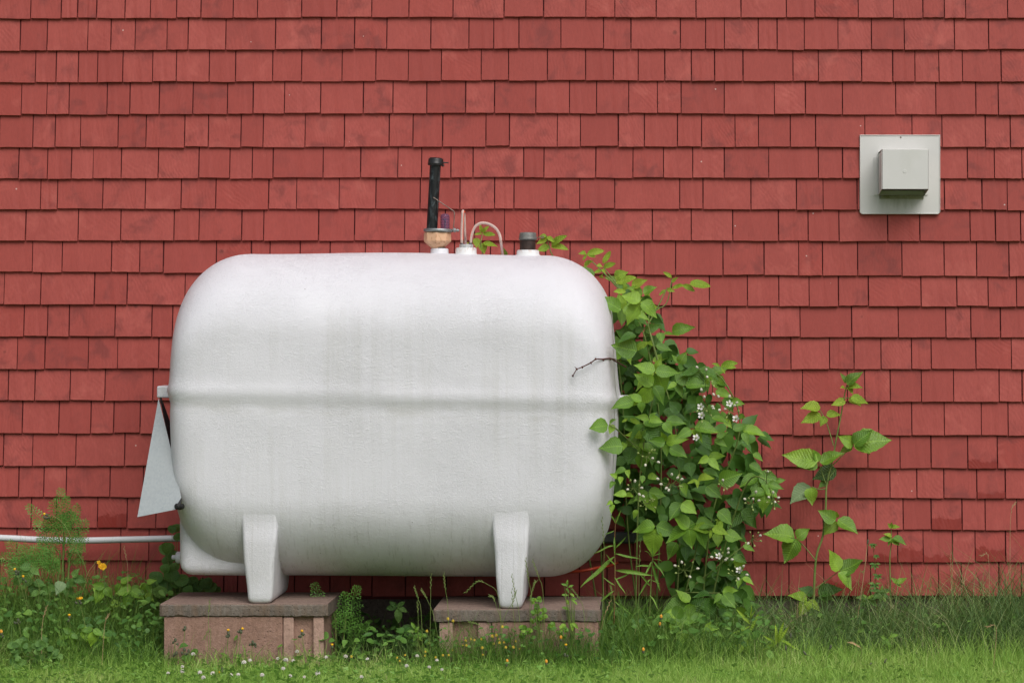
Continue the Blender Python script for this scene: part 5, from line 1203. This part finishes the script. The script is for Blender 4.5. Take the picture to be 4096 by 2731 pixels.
ST = [([(610,1330),(615,1010),(618,830)],'straight grass stalk left of the right slab reaching the tank underside'),([(745,1330),(735,1060),(718,930),(706,825)],'grass stalk crossing the left end of the right slab'),([(1110,1320),(1100,1150),(1075,950),(1010,890),(940,868),(860,940)],'grass stalk bowing over left in front of the right slab'),
 ([(1300,1330),(1310,1000),(1290,860),(1270,720)],'grass stalk in front of the right tank leg edge'),([(1410,1330),(1390,960),(1360,840),(1320,730)],'grass stalk just right of the right tank leg'),([(1320,1330),(1300,1120),(1305,980),(1325,900),(1345,870),(1330,885),(1300,985)],'nodding grass stalk right of the tank leg'),
 ([(1120,1320),(1100,1150),(1075,1060),(1050,985),(1028,970)],'short bent grass stalk over the right slab middle'),([(1250,1330),(1225,1100),(1200,960),(1175,830)],'grass stalk in front of the right tank leg'),([(565,1340),(550,1080),(530,990),(505,912)],'leaning grass stalk in the gap left of the right slab'),([(700,1330),(640,1120),(590,990),(555,930)],'grass stalk with pale head left of the right slab'),
 ([(525,1340),(530,1150),(525,1010)],'short upright grass stalk in the gap between piers'),([(1240,1330),(1190,1130),(1175,930)],'thin grass stalk beside the right tank leg foot'),([(1100,1330),(1110,1160),(1180,1010),(1200,940)],'slanting grass stalk under the right tank leg'),([(960,1330),(990,1250),(950,1170),(880,1145)],'low drooping grass blade before the right pier'),
 ([(1700,1320),(1670,1080),(1640,990),(1590,920)],'grass stalk near the right end of the right slab'),([(1800,1320),(1805,900),(1810,640),(1795,440)],'very tall grass stalk at the right end of the tank'),([(2040,1300),(2050,900),(2058,600)],'tall grass stalk in front of the bramble shade'),([(1980,1320),(1880,1000),(1855,900)],'bent grass stalk right of the right pier'),([(1745,1380),(1800,1150),(1850,1010)],'dry brown grass stalk at the right pier corner'),([(1985,1320),(2030,1180)],'short dry stalk right of the right pier')]
for i, (p, lab) in enumerate(ST): stalk(lab, c5, p, .96 if i < 15 else .85, 'straw' if 'dry' in lab else 'stem')
for p, lab, mt in [([(1440,1340),(1435,1150),(1445,1000)],'green grass stalk crossing the left slab edge','stem'),([(1440,1320),(1450,1200),(1405,1260)],'short arched grass stalk before the left pier','stem'),([(285,1330),(290,1180),(320,1045)],'dry leaning grass stalk left of the left pier','straw'),([(250,1100),(270,920),(298,790)],'grass stalk with full head left of the wild carrot stem','stem'),([(700,1330),(720,1180),(745,1100)],'dry grass stalk among the seedling leaves','straw'),([(40,880),(60,820),(110,795)],'drooping grass head at the far left','stem'),([(1860,1180),(1880,980),(1835,820)],'dry stem behind the left end of the tank','straw')]:
    if 'dry stem behind' in lab: p = [(880,940),(878,760),(855,640)]
    stalk(lab, c4, p, 1.0 if p[0][1] > 1200 else .6, mt)
for p, lab, mt in [([(1830,1290),(1850,1000),(1845,680)],'dry grass stalk standing against the wall right of the seedling','straw'),([(2260,1240),(2255,700),(2262,400),(2290,330)],'tallest dry grass stalk at the right edge of the wall','straw'),([(2120,1240),(2115,980),(2105,700),(2060,690)],'grass stalk with bent tip near the right edge','straw'),([(2240,1240),(2225,900),(2260,760)],'leaning grass stalk near the right picture edge','straw'),([(1720,1240),(1700,990),(1712,850)],'short grass stalk with loose head beside the dry one','stem'),([(1900,1240),(1895,1000),(1945,860)],'pale grass stalk bending right by the wall','straw'),([(2140,1340),(2160,1190),(2100,1180)],'bleached bent grass blade low at the right','straw'),([(1180,1000),(1215,850),(1240,800)],'green rolled blade beside the creeper vine','stem'),([(1480,1560),(1580,1470),(1560,1440)],'arched grass blade low in the right lawn','stem'),([(1210,1560),(1240,1300),(1228,1400)],'pale upright grass blade in the right lawn','stem')]:
    stalk(lab, c6, p, .25 if p[0][1] < 1300 else 1.0, mt)

# ------------------------------------------------------------------ grass (uncountable)
def blades(name, label, cat, n, xr, dr, hr, wr_, bend, mat, keep=None, lean=None, seed=1):
    g = np.random.default_rng(seed); X = g.uniform(*xr, n * 2); Dd = g.uniform(*dr, n * 2)
    if keep is not None:
        k = keep(X, Dd, g); X, Dd = X[k], Dd[k]
    X, Dd = X[:n], Dd[:n]; n = len(X)
    H = g.uniform(hr[0], hr[1], n) * (.75 + .5 * g.random(n)); Wd = g.uniform(*wr_, n)
    if lean is not None: H = H * lean(X, Dd)
    a = g.uniform(0, 2 * np.pi, n); bd = g.uniform(bend[0], bend[1], n)
    ux, uy = np.cos(a), np.sin(a); fa = g.normal(0, .6, n); wx, wy = np.cos(fa), np.sin(fa)
    T = [0, .38, .72, 1.0]; K = [1.0, .85, .55, .04]
    V = np.zeros((n, 8, 3))
    for i, (t, k) in enumerate(zip(T, K)):
        cx = X + ux * H * bd * t * t; cy = -Dd + uy * H * bd * t * t; cz = H * (t - .38 * np.minimum(bd, 1.3) ** 2 * t * t) - .004
        V[:, 2 * i, 0] = cx - wx * Wd * k / 2; V[:, 2 * i + 1, 0] = cx + wx * Wd * k / 2
        V[:, 2 * i, 1] = cy - wy * Wd * k / 2; V[:, 2 * i + 1, 1] = cy + wy * Wd * k / 2
        V[:, 2 * i, 2] = cz; V[:, 2 * i + 1, 2] = cz
    q = np.array([[0, 1, 3, 2], [2, 3, 5, 4], [4, 5, 7, 6]]); Fc = (np.arange(n)[:, None, None] * 8 + q[None]).reshape(-1, 4)
    return stuff_mesh(name, label, cat, V.reshape(-1, 3), Fc, mat)
def stuff_mesh(name, label, cat, V, Fc, mat):
    me = bpy.data.meshes.new(name); me.vertices.add(len(V)); me.vertices.foreach_set('co', V.astype(np.float32).ravel())
    me.loops.add(Fc.size); me.loops.foreach_set('vertex_index', Fc.astype(np.int32).ravel())
    me.polygons.add(len(Fc)); me.polygons.foreach_set('loop_start', np.arange(0, Fc.size, Fc.shape[1], dtype=np.int32))
    me.polygons.foreach_set('use_smooth', np.ones(len(Fc), dtype=bool))
    me.update(calc_edges=True); me.materials.append(M[mat]); o = put(name, me); tag(o, label, cat); o['kind'] = 'stuff'; return o
def off_piers(X, Dd, g=None):
    b = ((X > -1.78) & (X < -1.18) & (Dd > .49) & (Dd < .905)) | ((X > -.785) & (X < -.18) & (Dd > .46) & (Dd < .905))
    return ~b
def lawn_keep(X, Dd, g): return off_piers(X, Dd) & (g.random(len(X)) < np.clip((Dd - (.55 + .33 * (X < -.1) + .06 * np.sin(X * 7))) * 5, .0, 1))
blades('lawn_grass', 'short bright green lawn grass along the bottom of the picture', 'grass', 80000, (-3.1, 1.9), (.55, 1.75), (.020, .060), (.0012, .0026), (.1, 1.2), 'lawn', lawn_keep, lambda X, Dd: .75 + .30 * np.sin(X * 9 + 2 * np.sin(Dd * 13)) * np.sin(Dd * 17 + X * 4) + .25 * np.clip((1.05 - Dd) * 5, 0, 1), seed=2)
blades('lawn_tufts', 'taller loose grass standing up out of the lawn', 'grass', 7500, (-3.1, 1.9), (.70, 1.12), (.06, .15), (.0012, .0026), (.1, 1.1), 'lawn', lambda X, D_, g: off_piers(X, D_) & ((D_ > .92) | (X < -1.8) | (X > -.15)), lambda X, Dd: .55 + .45 * np.clip((1.05 - Dd) * 6, 0, 1), seed=3)
def left_h(X, Dd): return (.62 + .38 * np.clip((-1.78 - X) * 3, 0, 1)) * (1 - .55 * np.clip((Dd - .45) * 2.0, 0, 1))
blades('tall_grass', 'tall unmown grass among the weeds left of the tank', 'grass', 7500, (-3.1, -1.72), (.06, 1.0), (.15, .40), (.0014, .0034), (.1, 1.1), 'long', lambda X, D_, g: off_piers(X, D_), left_h, seed=4)
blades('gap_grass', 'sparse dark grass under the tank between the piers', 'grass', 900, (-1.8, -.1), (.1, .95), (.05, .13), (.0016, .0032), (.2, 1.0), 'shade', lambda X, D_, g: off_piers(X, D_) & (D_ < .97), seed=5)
blades('bramble_grass', 'tangled tall grass at the foot of the bramble', 'grass', 3200, (-.20, .42), (.25, .92), (.10, .27), (.0016, .0042), (.2, 1.1), 'long', lambda X, D_, g: off_piers(X, D_), lambda X, Dd: 1 - .5 * np.clip((X - .0) * 3, 0, 1), seed=6)
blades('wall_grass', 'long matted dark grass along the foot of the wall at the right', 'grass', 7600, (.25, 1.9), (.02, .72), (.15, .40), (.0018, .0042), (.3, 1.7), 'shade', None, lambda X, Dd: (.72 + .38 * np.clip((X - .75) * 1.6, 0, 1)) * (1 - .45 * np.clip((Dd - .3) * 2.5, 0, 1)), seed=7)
blades('pier_grass', 'tufts of grass growing up in front of the right pier', 'grass', 1000, (-.80, -.12), (.915, 1.02), (.07, .20), (.0012, .0026), (.15, .8), 'long', None, seed=8)
# clover and other tiny lawn leaves
g = np.random.default_rng(9); n = 6500
X = g.uniform(-3.2, 2.0, n); Dd = g.uniform(.6, 1.7, n); k = off_piers(X, Dd) & ((Dd > .92) | (X < -1.8)) & (g.random(n) < np.where(X < -.05, .8, .15)); X, Dd = X[k], Dd[k]; n = len(X)
Z = g.uniform(.012, .062, n); S = g.uniform(.003, .0062, n); V = np.zeros((n, 3, 6, 3)); a0 = g.uniform(0, 6.28, n); tl = g.normal(0, .35, (n, 2))
for j in range(3):
    a = a0 + j * 2.094
    for i in range(6):
        t = i / 6 * 2 * np.pi; lx_, ly_ = S * (1 + np.cos(t)) , S * .85 * np.sin(t)
        dx = lx_ * np.cos(a) - ly_ * np.sin(a); dy = lx_ * np.sin(a) + ly_ * np.cos(a)
        V[:, j, i, 0] = X + dx; V[:, j, i, 1] = -Dd + dy; V[:, j, i, 2] = Z + dx * tl[:, 0] - dy * (.35 + tl[:, 1])
Fc = np.arange(n * 18).reshape(-1, 6)
stuff_mesh('clover_leaves', 'low clover leaves scattered through the lawn', 'clover', V.reshape(-1, 3), Fc, 'clover')
# loose dry leaf and chip in the grass
mb = MB(); P = W(*c6(1180, 1305), .75); mb.add([P + Vector(q) for q in ((-.026, 0, .010), (-.004, -.008, .004), (.026, -.004, -.012), (.022, .006, -.004), (-.006, .008, .012))], [(0, 1, 2, 3, 4)])
o = part('dry_leaf', mb, M['straw']); tag(o, 'dry tan leaf lying in the grass below the tall shoot', 'leaf')

def weed_leaves(name, label, n, xr, dr, zr, sr, seed, zf=None):
    g = random.Random(seed); mb = MB(); k = 0
    while k < n:
        x, d = g.uniform(*xr), g.uniform(*dr)
        if (-1.79 < x < -1.17 or -.79 < x < -.17) and .45 < d < .915: continue
        zt = zf(x, d) if zf else 1.0
        z = (zr[0] + (zr[1] - zr[0]) * g.random() ** .8) * zt; L = g.uniform(*sr); a = g.uniform(0, 6.283); el = g.uniform(-.7, .5); k += 1
        shp = g.choice(('ovate', 'ovate', 'narrow', 'round'))
        P = Vector((x, -d, max(.012, z))); v = Vector((math.cos(a) * math.cos(el), math.sin(a) * math.cos(el) - .2, math.sin(el))).normalized() * L
        m4 = leaf_matrix(P, P + v, Vector((g.gauss(0, .35), -.55, .85)).normalized(), g.uniform(.9, 1.25))
        vv, ff = leaf_geo(shp, g.randrange(4)); mb.add([m4 @ Vector(q) for q in vv], ff, True)
        if g.random() < .35: mb.tube([Vector((x + g.uniform(-.02, .02), -d, 0)), P], .0009, 3, False)
    o = part(name, mb, M['weedmass']); tag(o, label, 'weeds'); o['kind'] = 'stuff'
M['weedmass'] = grass_mat('mixed_weed_leaves', [(0, (.06, .16, .032)), (.5, (.11, .24, .042)), (.85, (.18, .34, .06)), (1.0, (.28, .42, .13))], .28)
weed_leaves('weed_tangle', 'tangle of small mixed weed leaves left of the tank', 2300, (-3.1, -1.75), (.08, .92), (.03, .27), (.011, .036), 21, lambda x, d: (1 - .55 * min(1, max(0, (d - .45) * 2.0))))
weed_leaves('weed_tangle', 'low tangle of weed leaves under and between the piers', 330, (-1.75, -.15), (.10, .96), (.015, .12), (.018, .045), 22)
weed_leaves('weed_tangle', 'tangle of weed leaves at the foot of the bramble', 420, (-.2, .45), (.2, .92), (.02, .16), (.014, .040), 23)
weed_leaves('weed_tangle', 'weed leaves mixed into the long grass at the right wall foot', 420, (.4, 1.8), (.05, .66), (.02, .13), (.010, .026), 24)
weed_leaves('weed_tangle', 'small weed leaves climbing before the right pier', 160, (-.80, -.1), (.92, 1.02), (.02, .15), (.010, .024), 25)
